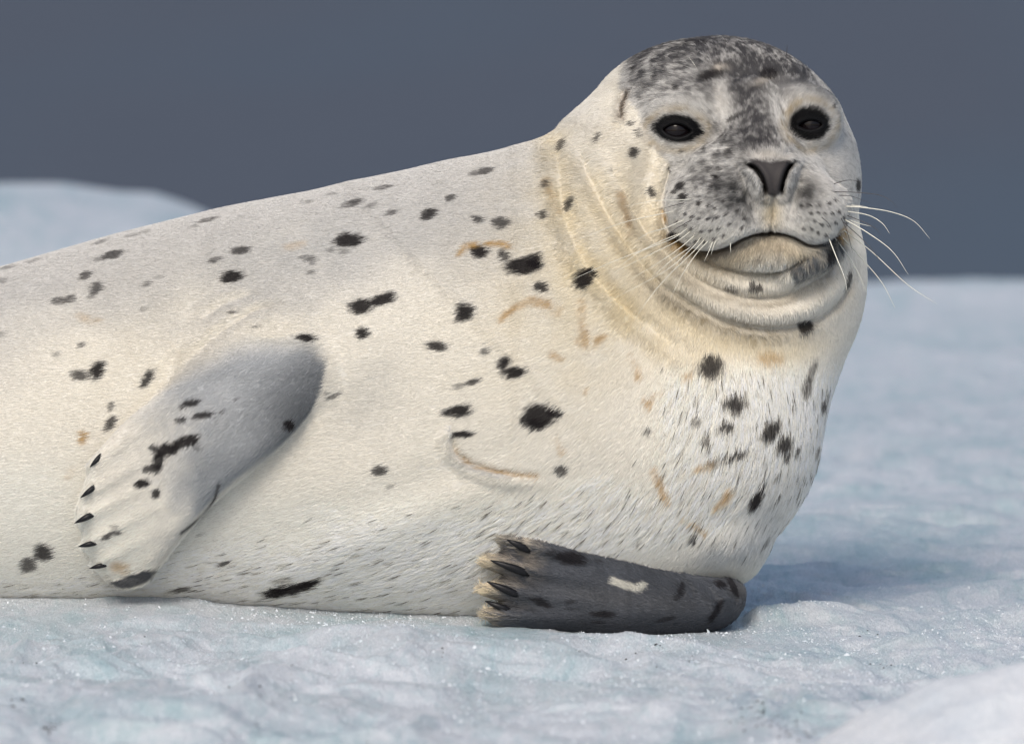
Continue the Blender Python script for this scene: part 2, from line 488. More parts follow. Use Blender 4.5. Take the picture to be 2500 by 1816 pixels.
def polygonise():
    gx = pad4(axis([(-2620, -300, 22), (-300, 0, 10), (0, 1280, 6.5), (1280, 1950, 3.6)]))
    gy = pad4(axis([(50, 760, 3.6), (760, 1450, 6.2)]))
    gw = pad4(axis([(-460, 0, 16), (0, 180, 7), (180, 500, 4.5)]))
    # coarse pass
    cx, cyy, cw = gx[::4], gy[::4], gw[::4]
    Q = np.stack(np.meshgrid(cx, cyy, cw, indexing='ij'), -1).reshape(-1, 3)
    cv = np.concatenate([sdf(Q[i:i + 200000]) for i in range(0, len(Q), 200000)]).reshape(len(cx), len(cyy), len(cw))
    dx, dy, dz = np.diff(cx), np.diff(cyy), np.diff(cw)
    diag = np.sqrt(dx[:, None, None] ** 2 + dy[None, :, None] ** 2 + dz[None, None, :] ** 2)
    mn = np.full(diag.shape, 1e9); mx = np.full(diag.shape, -1e9)
    for a in (0, 1):
        for b in (0, 1):
            for c in (0, 1):
                v = cv[a:a + diag.shape[0], b:b + diag.shape[1], c:c + diag.shape[2]]
                mn = np.minimum(mn, v); mx = np.maximum(mx, v)
    act = (mn < diag * 0.9 + 12) & (mx > -diag * 0.9 - 12)
    V = np.empty((len(gx), len(gy), len(gw)), np.float32)
    sgn = np.where(mx <= 0, -50.0, 50.0)
    sgn = np.where((mn < 0) & (mx > 0), 0, sgn)
    fill = np.repeat(np.repeat(np.repeat(sgn, 4, 0), 4, 1), 4, 2)
    V[:-1, :-1, :-1] = fill
    V[-1] = 50; V[:, -1] = 50; V[:, :, -1] = 50
    need = np.zeros(V.shape, bool)
    fa = np.repeat(np.repeat(np.repeat(act, 4, 0), 4, 1), 4, 2)
    for a in (0, 1):
        for b in (0, 1):
            for c in (0, 1):
                need[a:a + fa.shape[0], b:b + fa.shape[1], c:c + fa.shape[2]] |= fa
    ii = np.nonzero(need)
    Q = np.stack([gx[ii[0]], gy[ii[1]], gw[ii[2]]], 1)
    vals = np.concatenate([sdf(Q[i:i + 200000]) for i in range(0, len(Q), 200000)])
    V[ii] = vals
    # surface nets
    neg = V < 0
    cnt = np.zeros(tuple(s - 1 for s in V.shape), np.int8)
    for a in (0, 1):
        for b in (0, 1):
            for c in (0, 1):
                cnt += neg[a:a + cnt.shape[0], b:b + cnt.shape[1], c:c + cnt.shape[2]]
    cell = (cnt > 0) & (cnt < 8)
    ci = np.nonzero(cell)
    vid = np.full(cell.shape, -1, np.int64)
    vid[ci] = np.arange(len(ci[0]))
    acc = np.zeros((len(ci[0]), 3)); num = np.zeros(len(ci[0]))
    G = (gx, gy, gw)
    cor = [(a, b, c) for a in (0, 1) for b in (0, 1) for c in (0, 1)]
    for A in cor:
        for k in range(3):
            if A[k] == 0:
                B = list(A); B[k] = 1
                va = V[ci[0] + A[0], ci[1] + A[1], ci[2] + A[2]]
                vb = V[ci[0] + B[0], ci[1] + B[1], ci[2] + B[2]]
                m = (va < 0) != (vb < 0)
                t = np.where(m, va / np.where(m, va - vb, 1), 0)
                p = np.stack([G[j][ci[j] + A[j]] for j in range(3)], 1)
                q = G[k][ci[k] + B[k]]
                p[:, k] += t * (q - p[:, k])
                acc += p * m[:, None]; num += m
    verts = acc / num[:, None]
    faces = []
    for k in range(3):
        sl0 = [slice(None)] * 3; sl1 = [slice(None)] * 3
        sl0[k] = slice(None, -1); sl1[k] = slice(1, None)
        ch = neg[tuple(sl0)] != neg[tuple(sl1)]
        e = np.nonzero(ch)
        j, l = [m for m in range(3) if m != k]
        ok = (e[j] > 0) & (e[l] > 0) & (e[j] < V.shape[j] - 1) & (e[l] < V.shape[l] - 1)
        e = [v[ok] for v in e]
        s0 = neg[tuple(e)]
        def at(dj, dl):
            q = [v.copy() for v in e]
            q[j] = q[j] - dj; q[l] = q[l] - dl
            return vid[tuple(q)]
        f = np.stack([at(1, 1), at(0, 1), at(0, 0), at(1, 0)], 1)
        flip = s0 if k != 1 else ~s0
        # orientation: outward; the unit system is mirrored (y down), fixed by the flag below
        f[flip] = f[flip][:, ::-1]
        faces.append(f)
    faces = np.concatenate(faces)
    faces = faces[(faces >= 0).all(1)]
    for it in range(3):
        d = sdf(verts)
        g = grad(verts)
        n2 = (g * g).sum(1)
        step = d / np.maximum(n2, 0.2)
        step = np.clip(step, -4, 4)
        verts = verts - g * step[:, None]
    return verts, faces

def surface_at(pts):
    """depth of the coat at measured positions"""
    pts = np.array(pts, dtype=np.float64)
    ws = np.arange(560, -200, -6.0)
    n = len(pts)
    A = np.empty((n, len(ws), 3))
    s = 1 - ws / DU
    A[..., 0] = CX + (pts[:, 0, None] - CX) * s
    A[..., 1] = CY + (pts[:, 1, None] - CY) * s
    A[..., 2] = ws
    v = sdf(A.reshape(-1, 3)).reshape(n, len(ws))
    hit = v < 0
    k = np.where(hit.any(1), hit.argmax(1), len(ws) - 1)
    k = np.maximum(k, 1)
    r = np.arange(n)
    t = v[r, k - 1] / np.maximum(v[r, k - 1] - v[r, k], 1e-6)
    return ws[k - 1] - 6 * np.clip(t, 0, 1)

# ------------------------------------------------------------------ seal: colours of the coat
# dark spots as measured: x, y, half length, half height, tilt (degrees, minus = rises to the right), strength
SPOTS = [
 (780,530,34,17,-5,1),(542,553,24,9,-12,.85),(483,575,15,7,-22,.7),(520,612,29,14,-8,1),(686,570,15,8,0,.55),(698,578,9,12,0,.5),(695,602,11,6,-5,.6),(740,552,11,6,0,.6),(768,556,12,6,0,.5),
 (806,677,30,17,-12,1),(855,661,34,14,-15,1),(810,736,20,12,3,1),(685,747,25,8,6,1),(975,765,25,11,10,.95),(1035,689,21,22,-25,1),(1022,700,8,14,20,.8),
 (1068,556,20,16,10,1),(1165,588,42,20,-2,1),(1190,574,16,18,0,1),(1122,568,12,12,40,.85),(1120,555,8,8,0,.7),(1205,633,17,11,15,.95),(1293,618,20,24,20,1),(1312,602,16,10,40,1),
 (1063,484,13,9,15,.85),(1115,492,21,13,-5,.85),(1207,475,11,11,0,.85),(1212,406,9,10,0,.8),(1265,450,9,19,22,.9),(1248,318,8,16,22,.8),(1328,303,7,14,22,.8),
 (958,473,20,12,-25,.95),(1006,437,13,7,-25,.8),(874,470,16,7,-15,.7),(1082,378,20,9,-15,.8),(1058,383,12,6,-15,.6),(858,414,24,5,-10,.7),(788,449,26,8,-15,.75),(832,453,16,6,-20,.45),
 (1122,800,14,16,30,1),(1142,822,28,14,-5,1),(1080,776,11,10,0,.7),(1052,844,20,7,-15,.9),(1022,853,13,7,0,.55),(1020,908,32,14,-3,1),(1030,958,27,8,-3,1),
 (1198,917,40,27,-8,1),(1235,912,18,8,15,1),(1190,935,22,16,0,1),(848,1040,17,13,-10,.9),(870,1074,8,5,0,.5),(1247,1037,16,11,20,.85),(1438,948,9,9,0,.75),
 (1575,805,28,25,-20,.95),(1626,880,26,17,0,.9),(1630,896,12,16,0,.7),(1610,933,18,14,-10,.9),(1545,920,12,11,0,.7),(1567,963,9,13,10,.75),(1704,941,18,26,40,.95),(1722,925,10,10,0,.6),
 (1736,970,16,24,35,.95),(1744,997,7,12,25,.85),(1766,985,6,14,20,.8),(1786,845,12,26,12,.75),(1798,812,10,22,25,.65),(1824,884,7,16,10,.85),(1810,985,4,16,12,.6),(1632,998,26,9,-22,.95),(1590,1010,26,8,-15,.7),
 (1680,1094,13,25,24,1),(1541,1186,8,13,15,.95),(1420,1192,5,10,25,.7),(1700,1190,5,16,35,.5),(1783,722,19,15,-30,.95),(1878,612,7,24,8,.85),(1898,405,6,15,5,.9),(1622,638,18,10,0,.75),(1672,633,17,9,-8,.9),(1665,624,8,8,0,.7),
 (1410,338,10,12,10,.9),(1445,424,9,13,-22,.9),(1357,376,7,9,0,.35),(1402,272,6,7,0,.8),(1418,295,5,12,-20,.75),(1426,216,5,6,0,.5),
 (665,1298,50,14,-12,1),(625,1308,28,14,-8,1),(700,1287,34,8,-16,1),(640,1280,22,7,-10,.6),(505,1245,13,6,-20,.85),(418,1301,20,6,-12,.8),(390,1306,12,4,-20,.4),
 (103,1222,23,20,15,.95),(72,1248,19,17,0,.85),(222,820,16,25,32,1),(182,830,19,13,0,.85),(130,783,9,6,0,.6),(187,762,10,7,-15,.75),(333,838,11,26,32,.95),(253,898,7,12,15,.7),(252,936,10,22,38,.9),
 (258,563,28,9,-14,.85),(228,573,16,5,-10,.5),(197,608,15,9,-28,.8),(222,636,18,14,-35,.8),(212,655,9,6,0,.6),(140,664,20,10,0,.75),(166,660,14,10,-30,.75),(332,628,10,6,-35,.6),(325,683,7,6,-20,.4),(8,740,12,6,-25,.5),
 (470,486,26,5,-14,.7),(440,500,14,4,-14,.3),(232,534,18,4,-18,.5),(300,520,18,4,-14,.35),(330,512,14,4,-14,.35),(30,590,20,4,-14,.5),(85,575,18,4,-14,.4),(12,620,14,6,-10,.4),(690,446,12,4,-10,.3),(745,428,14,4,-10,.35),
 (745,875,18,6,-25,.75),(728,868,7,5,0,.4),(522,690,10,4,-5,.75),(516,678,6,5,0,.35),(575,722,6,4,0,.6),(362,612,10,5,0,.3),(450,1182,8,4,-15,.4),(795,700,4,3,0,.2),
 # near flipper
 (425,890,26,9,-15,.95),(450,916,24,8,-8,.95),(402,927,14,7,-5,.9),(480,922,4,14,-10,.35),(494,910,6,5,0,.6),(527,880,7,3,-15,.7),(642,938,13,13,0,1),
 (412,975,38,13,-20,1),(372,993,30,15,-15,1),(345,988,10,7,0,.9),(440,988,12,6,20,.5),(352,1018,14,20,15,.95),(340,1036,20,10,0,.9),(318,1068,18,10,-12,1),(348,1090,11,10,0,.95),
 (240,1186,16,6,-25,.85),(262,1178,14,6,0,.75),(255,1165,14,5,10,.4),(190,1020,5,3,0,.3),
 # far flipper
 (1268,1238,40,16,8,.9),(1225,1225,14,9,0,.6),(1330,1245,10,5,0,.5),(1510,1310,8,22,22,.8),(1590,1350,9,26,28,.85),(1578,1368,8,10,30,.7),(1480,1370,24,5,-16,.75),(1340,1360,28,8,2,.8),(1330,1377,18,4,0,.5),(1270,1333,14,5,-5,.6),(1270,1349,18,3,-5,.5),(1625,1300,8,26,-20,.85),(1600,1295,14,10,20,.9),(1205,1335,28,10,22,.8),
 # muzzle and brow
 (1510,410,12,9,-35,.95),(1497,422,9,5,-20,.8),(1515,435,11,9,-10,.95),(1551,448,6,7,0,.8),(1563,329,4,10,10,.7),(1616,338,9,8,-10,.6),(1512,336,7,4,-15,.6),(1597,373,7,5,0,.7),(1589,391,11,5,10,.7),(1484,376,5,9,-10,.9),
 (1624,264,18,6,-26,.8),(1411,149,5,6,0,.6),(1501,196,8,7,0,.7),(1437,193,9,8,20,.6),(1702,166,22,13,-12,.85),(1578,168,28,10,-10,.85),(1560,178,14,7,0,.6),(1793,160,5,5,0,.7),(1845,236,4,6,0,.8),(1540,96,40,8,0,.5),
 (1493,526,15,15,10,1),(1836,560,10,16,15,.9),
]
# whisker roots on the two pads (rows of dark dots)
FOLL = [(640,990),(685,992),(730,985),(770,968),(600,985),(570,968),(680,930),(720,940),(640,915),(600,1045),(650,1055),(695,1050),(735,1040),(785,1020),(848,1035),(565,1030),(525,1010),(620,1105),(665,1108),(710,1092),(760,905),(800,925),(830,950),(860,985),(760,1075),
        (1185,965),(1220,960),(1255,968),(1295,966),(1330,960),(1205,1005),(1240,1020),(1280,1030),(1315,1015),(1190,1045),(1150,1040),(1225,1065),(1265,1078),(1140,930),(1180,925),(1230,925),(1275,915),(1310,900),(1355,985),(1370,1010)]
FOLL = [(1270 + a * .4405, 45 + b * .4405) for a, b in FOLL]
STAINS = [  # rust-coloured marks: path, half width, strength
 ([(1024,562),(1036,545),(1062,540)],8,.55),([(1085,540),(1110,537),(1132,543)],7,.65),([(1118,704),(1146,680),(1176,664),(1212,668),(1240,688)],9,.5),([(1290,668),(1296,710),(1303,752)],9,.4),([(1290,752),(1312,762),(1338,742)],10,.45),
 ([(1400,785),(1412,808),(1418,832)],8,.5),([(1225,780),(1246,792)],7,.45),([(1452,1036),(1466,1066),(1484,1100)],8,.8),([(1592,1116),(1612,1096),(1622,1076)],9,.5),([(1520,1138),(1544,1152),(1570,1168)],5,.8),
 ([(1009,990),(1026,1014),(1060,1030),(1120,1044),(1190,1052)],6,.6),([(1235,962),(1250,1000)],4,.4),([(190,958),(191,974)],9,.6),([(1436,900),(1444,884)],6,.4),([(1430,878),(1442,894)],5,.4),([(1516,826),(1530,822)],7,.5),([(1300,858),(1303,866)],5,.35),
 ([(1545,1025),(1580,1018)],8,.4),([(1450,868),(1470,862)],5,.3),([(640,548),(680,540)],8,.2),([(185,700),(225,712)],9,.22),([(165,1040),(158,1052)],8,.22),([(262,1252),(280,1258)],12,.4),([(1690,788),(1720,785)],14,.4),([(1380,430),(1388,470),(1400,510)],8,.35),
 ([(1215,400),(1226,430),(1240,470)],8,.25),([(1470,468),(1474,486)],6,.6),([(1492,540),(1530,556)],6,.6),([(1870,500),(1858,530)],6,.6)]

FACE = spline([(1400, 110), (1378, 190), (1418, 245), (1426, 300), (1455, 336), (1486, 364), (1472, 415), (1467, 465), (1482, 522), (1530, 552), (1590, 556), (1650, 528), (1705, 515), (1760, 528), (1815, 543), (1872, 508), (1920, 400), (1905, 300), (1860, 170), (1760, 90), (1600, 50), (1400, 110)], 3)[:-1]
CREAM = np.array((0.84, 0.805, 0.73))
SILVER = np.array((0.86, 0.84, 0.78))
GREYB = np.array((0.40, 0.41, 0.435))
BLACK = np.array((0.014, 0.011, 0.012))
RUST = np.array((0.46, 0.27, 0.065))
YELL = np.array((0.74, 0.60, 0.31))
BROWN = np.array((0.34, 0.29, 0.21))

def mixc(c, col, m):
    m = np.clip(m, 0, 1)[:, None]
    return c * (1 - m) + np.asarray(col) * m

def region(P):
    """which body part a point belongs to: 0 trunk, 1 near flipper, 2 far flipper"""
    d, X, Y = parts(P)
    x, y, w = P[:, 0], P[:, 1], P[:, 2]
    a = flip1(x, y, w, X, Y)
    b = flip2(x, y, w, X, Y)
    al = ((700 - X) * 0.72 + (Y - 790) * 0.69) / 650
    ac = (X - 450) * 0.69 + (Y - 1010) * 0.72
    soft = 5 + 48 * smoothstep(0.55, 0.05, al) * smoothstep(60, -60, ac)
    m1 = np.zeros(len(P))
    i = np.nonzero((X > 100) & (X < 800) & (Y > 660) & (Y < 1340) & (a - d < 60))[0]
    if len(i):
        m1[i] = smoothstep(1, -1, polysdf(X[i], Y[i], FL1) / soft[i] + 0.55 * (soft[i] > 12)) * smoothstep(60, 20, (a - d)[i] - 0.5 * soft[i])
    m2 = smoothstep(5, -4, b - d)
    return m1, m2, X, Y

def coat(P, N, rag=None):
    """colour (N,3) of the coat; N = outward normals in seal units; rag = ragged-edge jitter per sample"""
    n = len(P)
    m1, m2, X, Y = region(P)
    w = P[:, 2]
    P3 = P.astype(np.float32)
    n1 = fbm(P3 / 60, 4, seed=1)
    n2 = fbm(P3 / 16, 3, seed=2)
    n3 = fbm(P3 / 160, 3, seed=3)
    n4 = fbm(P3 / 7, 2, seed=9)
    c = np.tile(CREAM, (n, 1))
    up = -N[:, 1]
    # grey saddle on the back, fading down the flanks
    back = smoothstep(0.10, 0.85, up + 0.22 * n3 + 0.10 * n1) * smoothstep(1500, 1150, X + 120 * n3)
    c = mixc(c, (0.47, 0.47, 0.475), back * 0.68)
    # grey tinge over shoulder and behind the near flipper
    c = mixc(c, (0.5, 0.5, 0.49), 0.6 * gbump(X, Y, 640, 560, 200, 70, -0.35) * (0.7 + 0.5 * n1))
    c = mixc(c, (0.5, 0.49, 0.46), 0.5 * gbump(X, Y, 820, 880, 70, 110, 0.5) * (0.8 + 0.5 * n2))
    # silver belly
    c = mixc(c, SILVER, smoothstep(1010, 1180, Y - 0.10 * X + 60 * n3 + 70) * 0.85)
    c = mixc(c, SILVER, smoothstep(1500, 1800, X) * smoothstep(680, 900, Y) * 0.6)
    c = mixc(c, (0.36, 0.39, 0.42), 0.75 * gbump(X, Y, 1625, 1215, 85, 34, -0.25) * (0.9 + 0.6 * n1))
    c = mixc(c, (0.50, 0.52, 0.53), 0.55 * gbump(X, Y, 1700, 1130, 55, 90, 0.5))
    # yellow neck
    s, t = polydist(X, Y, ROLL5, 80)
    c = mixc(c, YELL * 0.95, 0.34 * np.exp(-((s - 4) / 34) ** 2) * (0.75 + 0.5 * n1))
    c = mixc(c, YELL * 1.12, 0.42 * gbump(X, Y, 1340, 560, 215, 290, 0.5) * (0.8 + 0.6 * n1))
    c = mixc(c, YELL * 1.12, 0.10 * gbump(X, Y, 420, 800, 260, 180) * (0.8 + 0.6 * n1))
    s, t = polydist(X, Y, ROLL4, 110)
    c = mixc(c, BROWN, 0.88 * np.exp(-((s - 26) / 26) ** 2) * smoothstep(0.32, 0.5, t) * smoothstep(0.86, 0.6, t) * (0.8 + 0.7 * n2))  # brown fur patches, with the shade under the roll painted in
    c = mixc(c, YELL, 0.35 * np.exp(-((s - 55) / 30) ** 2) * smoothstep(0.3, 0.5, t) * smoothstep(0.9, 0.7, t))
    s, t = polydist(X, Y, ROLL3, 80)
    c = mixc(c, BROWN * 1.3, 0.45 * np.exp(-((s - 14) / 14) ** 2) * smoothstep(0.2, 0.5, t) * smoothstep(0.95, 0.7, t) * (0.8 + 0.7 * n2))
    # ---- head
    hd = (w > 40)
    face = np.zeros(n)
    i = np.nonzero((X > 1350) & (X < 1960) & (Y < 620) & hd)[0]
    if len(i):
        face[i] = smoothstep(5, -7, polysdf(X[i], Y[i], FACE) + 3 * n2[i])
    c = mixc(c, (0.66, 0.65, 0.63), face * 0.85)
    c = mixc(c, (0.22, 0.215, 0.21), face * np.clip(0.02 + 0.6 * n2 + 0.9 * n4, 0, 0.7))
    cap = smoothstep(-52, 62, (222 - 0.05 * np.abs(X - 1640) + 36 * n1 + 24 * n2) - Y) * smoothstep(1365, 1425, X + 25 * n1) * (Y < 330)
    cap = cap * smoothstep(-0.55, 0.1, N[:, 2] + 0.35)
    mott = np.clip(1.06 + 0.45 * n1 + 0.45 * n2 + 0.25 * n4, 0.25, 1)
    mott = np.clip(0.93 + 0.45 * n1 + 0.5 * n2 + 0.55 * n4, 0.2, 1)
    c = mixc(c, (0.048, 0.047, 0.052), cap * mott * 0.95)
    stripe = smoothstep(56, 16, np.abs(X - (1655 + 0.16 * (Y - 190))) + 22 * n1 + 10 * n2) * smoothstep(150, 195, Y) * smoothstep(350, 305, Y + 15 * n1)
    c = mixc(c, (0.050, 0.048, 0.052), stripe * 0.93 * np.clip(0.90 + 0.4 * n2 + 0.5 * n4, 0, 1))
    c = mixc(c, (0.050, 0.048, 0.052), 1.0 * gbump(X, Y, 1676, 305, 80, 34) * (0.85 + 0.8 * n2 + 0.5 * n4))
    c = mixc(c, (0.06, 0.058, 0.058), 0.70 * gbump(X, Y, 1605, 325, 62, 42, 0.6) * (0.8 + 0.9 * n2 + 0.4 * n4))
    # grey muzzle sides
    c = mixc(c, (0.08, 0.077, 0.077), 0.82 * gbump(X, Y, 1585, 405, 80, 50, 0.35) * (0.8 + 0.9 * n2 + 0.4 * n4))
    c = mixc(c, (0.045, 0.045, 0.045), 1.1 * gbump(X, Y, 1632, 437, 48, 32, 0.9) * (0.9 + 0.6 * n2))
    c = mixc(c, (0.045, 0.045, 0.045), 1.05 * gbump(X, Y, 1782, 426, 42, 32, -0.8) * (0.9 + 0.6 * n2))
    # pale patches round the eyes and above the nose
    c = mixc(c, (0.70, 0.67, 0.62), 0.75 * gbump(X, Y, 1596, 215, 13, 36) * (0.8 + n2))
    c = mixc(c, (0.68, 0.66, 0.62), 0.5 * gbump(X, Y, 1515, 232, 60, 22) * (0.9 + n2))
    c = mixc(c, (0.68, 0.66, 0.62), 0.6 * gbump(X, Y, 1780, 215, 50, 24, 0.3) * (0.9 + n2))
    c = mixc(c, (0.74, 0.72, 0.69), 0.75 * gbump(X, Y, 1842, 350, 42, 85) * (0.9 + n2))
    c = mixc(c, (0.66, 0.60, 0.52), 0.75 * gbump(X, Y, 1597, 153, 15, 8) * (0.9 + n2))
    c = mixc(c, (0.60, 0.55, 0.48), 0.65 * gbump(X, Y, 1690, 182, 20, 8, -0.3))
    c = mixc(c, (0.62, 0.58, 0.52), 0.7 * gbump(X, Y, 1705, 347, 42, 9))
    c = mixc(c, (0.70, 0.68, 0.62), 0.72 * gbump(X, Y, 1575, 525, 95, 26) + 0.7 * gbump(X, Y, 1805, 510, 62, 26))
    # philtrum and chin tan
    c = mixc(c, (0.60, 0.50, 0.32), 0.7 * gbump(X, Y, 1708, 470, 22, 34))
    s, t = polydist(X, Y, MOUTH, 90)
    inner = smoothstep(0.12, 0.3, t) * smoothstep(0.93, 0.8, t)
    c = mixc(c, (0.54, 0.45, 0.31), 0.75 * np.exp(-((s - 26) / 26) ** 2) * inner * (s > 0))
    c = mixc(c, (0.10, 0.08, 0.06), 0.75 * smoothstep(22, 3, s + 14 * n4 + 6 * n2) * (s > 0) * smoothstep(.3, .42, t) * smoothstep(.68, .55, t))
    c = mixc(c, (0.32, 0.27, 0.20), 0.5 * np.clip(1.6 * n2 + 0.9 * n4, 0, 1) * (s > 0) * (s < 60) * inner)
    c = mixc(c, (0.07, 0.055, 0.045), 0.9 * np.exp(-((s - 1.0) / 4.6) ** 2))
    c = mixc(c, (0.13, 0.10, 0.08), 0.8 * np.exp(-((s - 8) / 6) ** 2) * smoothstep(0.05, .12, t) * smoothstep(.42, .3, t))
    c = mixc(c, (0.45, 0.33, 0.16), 0.5 * np.exp(-((s - 12) / 12) ** 2) * (1 - inner))
    # wrinkled dark lip patch
    s, t = polydist(X, Y, [(1752, 612), (1785, 595), (1820, 572), (1850, 545)], 60)
    st = np.clip(0.82 + 0.16 * np.sin((X - 0.35 * Y) / 2.8 + 5 * n1 + 3 * n2) + 0.3 * n2, 0, 1)
    c = mixc(c, np.array((0.12, 0.13, 0.14)), smoothstep(28, 14, np.abs(s) + 6 * n2) * smoothstep(0, .05, t) * st)
    # ear
    s, t = polydist(X, Y, [(1390, 208), (1381, 232), (1380, 258)], 40)
    c = mixc(c, (0.36, 0.27, 0.20), 0.8 * np.exp(-(s / 9) ** 2) * hd)
    c = mixc(c, (0.08, 0.06, 0.05), 0.8 * np.exp(-((s + 3) / 3.5) ** 2) * hd)
    # yellowish rim round the eyes
    for (ex, ey, a, b) in ((1500, 288, 70, 48), (1793, 278, 60, 56)):
        q = np.sqrt(((X - ex) / a) ** 2 + ((Y - ey) / b) ** 2)
        c = mixc(c, (0.45, 0.36, 0.22), 0.6 * np.exp(-((q - 0.95) / 0.16) ** 2) * (0.7 + 0.8 * n2) * hd)
    # ---- flippers
    f1 = np.tile(np.array((0.44, 0.455, 0.47)), (n, 1))
    al = np.clip(((700 - X) * 0.72 + (Y - 790) * 0.69) / 650, 0, 1.1)
    ac = (X - 450) * 0.69 + (Y - 1010) * 0.72            # across: + is the trailing (lower right) edge
    f1 = mixc(f1, (0.15, 0.165, 0.18), 0.55 * smoothstep(0.75, 0.1, al + 0.2 * n1) * smoothstep(-120, 60, ac + 30 * n1))
    f1 = mixc(f1, (0.11, 0.12, 0.13), 0.72 * gbump(X, Y, 668, 895, 58, 105, 0.4))
    f1 = mixc(f1, (0.26, 0.28, 0.30), 0.6 * gbump(X, Y, 470, 1040, 70, 60))
    f1 = mixc(f1, (0.90, 0.86, 0.78), smoothstep(0.50, 0.82, al + 0.10 * n1 - 0.0007 * ac))  # pale hand, whitened further to carry the sunlight falling on it
    f1 = mixc(f1, (0.74, 0.71, 0.65), 0.8 * gbump(X, Y, 320, 1000, 130, 80, -0.7) * (0.9 + n2))
    f1 = mixc(f1, (0.58, 0.57, 0.55), 0.9 * smoothstep(0.22, 0.0, al + 0.12 * n1) * smoothstep(60, -60, ac + 190))
    s, t = polydist(X, Y, FL1[2:9], 60)
    f1 = mixc(f1, CREAM, 0.6 * np.exp(-(s / 22) ** 2))
    f1 = mixc(f1, (0.72, 0.69, 0.62), 0.9 * smoothstep(-14, -3, polysdf(X, Y, FL1)) * smoothstep(0.25, 0.5, al) * (ac > 40))
    f1 = mixc(f1, (0.07, 0.075, 0.085), 0.95 * smoothstep(1.25, 0.8, np.sqrt(((X - 298 + 1.0 * (Y - 1280)) / 46) ** 2 + ((Y - 1283 + .25 * (X - 298)) / 15) ** 2) + 0.3 * n2))
    s, t = polydist(X, Y, WRIST, 30)
    f1 = mixc(f1, (0.04, 0.04, 0.04), 0.9 * np.exp(-(s / 3.5) ** 2))
    c = c * (1 - m1[:, None]) + f1 * m1[:, None]
    f2 = np.tile(np.array((0.095, 0.103, 0.120)), (n, 1)) * (1 + 0.35 * n1)[:, None]
    f2 = mixc(f2, (0.15, 0.15, 0.155), 0.5 * gbump(X, Y, 1420, 1330, 200, 30, 0.1) + 0.8 * gbump(X, Y, 1640, 1320, 22, 40))
    f2 = mixc(f2, (0.40, 0.35, 0.29), smoothstep(1275, 1120, X + 0.65 * (Y - 1180) + 60 * n1) * np.clip(0.45 + 1.3 * n2 + 0.8 * n4, 0, 1))
    f2 = mixc(f2, (0.74, 0.64, 0.47), smoothstep(1126, 1092, X + 26 * n2) * np.clip(0.8 + 1.2 * n4, 0, 1))
    f2 = mixc(f2, (0.60, 0.54, 0.45), 0.8 * smoothstep(1235, 1150, X + 30 * n1) * smoothstep(1235, 1190, Y + 12 * n2) * np.clip(0.5 + 1.6 * n4 + n2, 0, 1))
    for pl in ([(1100, 1216), (1190, 1244)], [(1098, 1272), (1190, 1300)], [(1098, 1332), (1190, 1350)]):
        s, t = polydist(X, Y, pl, 30)
        f2 = mixc(f2, (0.03, 0.028, 0.028), 0.85 * np.exp(-((s + 3 * n4) / 8) ** 2) * (1 - 0.6 * t))
    f2 = mixc(f2, (0.05, 0.052, 0.06), 0.8 * smoothstep(1345, 1390, Y + 0.0 * X) * smoothstep(1150, 1260, X))  # lower side darkened: rounding shade of the forearm painted into the coat
    c = c * (1 - m2[:, None]) + f2 * m2[:, None]
    s, t = polydist(X, Y, [(1352, 1283), (1382, 1294), (1412, 1304), (1428, 1298)], 30)
    c = mixc(c, (0.66, 0.64, 0.57), smoothstep(11, 5, np.abs(s) + 3 * n4) * smoothstep(0, .1, t) * m2)
    # ---- spots
    j = n4 * 0.22 + n2 * 0.20
    if rag is not None:
        j = j + rag
    for (sx, sy, a, b, ang, k) in SPOTS:
        r = max(a, b) * 1.6 + 4
        i = np.nonzero((np.abs(X - sx) < r) & (np.abs(Y - sy) < r) & (w > -60))[0]
        if not len(i):
            continue
        th = math.radians(ang)
        dx, dy = X[i] - sx, Y[i] - sy
        u, v = dx * math.cos(th) + dy * math.sin(th), -dx * math.sin(th) + dy * math.cos(th)
        q = np.sqrt((u / a) ** 2 + (v / b) ** 2) + j[i]
        m = smoothstep(1.18, 0.72, q) * k
        if k < 0.8:
            m *= np.clip(1.0 + 0.9 * n4[i] + (0 if rag is None else 1.2 * rag[i]), 0, 1.1)
        c[i] = mixc(c[i], BLACK, m * 0.97)
    for (sx, sy) in FOLL:
        i = np.nonzero((np.abs(X - sx) < 9) & (np.abs(Y - sy) < 9) & (w > 150))[0]
        q = np.sqrt(((X[i] - sx) / 4.6) ** 2 + ((Y[i] - sy) / 3.8) ** 2) + 0.6 * j[i]
        c[i] = mixc(c[i], (0.05, 0.045, 0.045), smoothstep(1.3, 0.6, q) * 0.85)
    for (pl, hw, k) in STAINS:
        s, t = polydist(X, Y, pl, 40)
        c = mixc(c, RUST, min(1, 1.45 * k) * smoothstep(1.7, 0.2, np.abs(s) / hw + 0.9 * j + 0.4 * n1) * np.clip(0.75 + 1.2 * n2 + 0.5 * n4, 0.1, 1) * (w > 0))
    # dark skin of eyelids and nose
    q = np.minimum(np.sqrt(((X - 1502) / 55) ** 2 + ((Y - 286 - 0.08 * (X - 1503)) / 32) ** 2), np.sqrt(((X - 1545) / 17) ** 2 + ((Y - 294) / 9) ** 2)) + 0.35 * j
    c = mixc(c, (0.007, 0.007, 0.008), smoothstep(1.12, 0.86, q) * hd)
    q = np.sqrt(((X - 1791) / 46) ** 2 + ((Y - 276) / 37) ** 2) + 0.35 * j
    c = mixc(c, (0.007, 0.007, 0.008), smoothstep(1.12, 0.86, q) * hd)
    i = np.nonzero((np.abs(X - 1705) < 90) & (np.abs(Y - 395) < 80) & hd)[0]
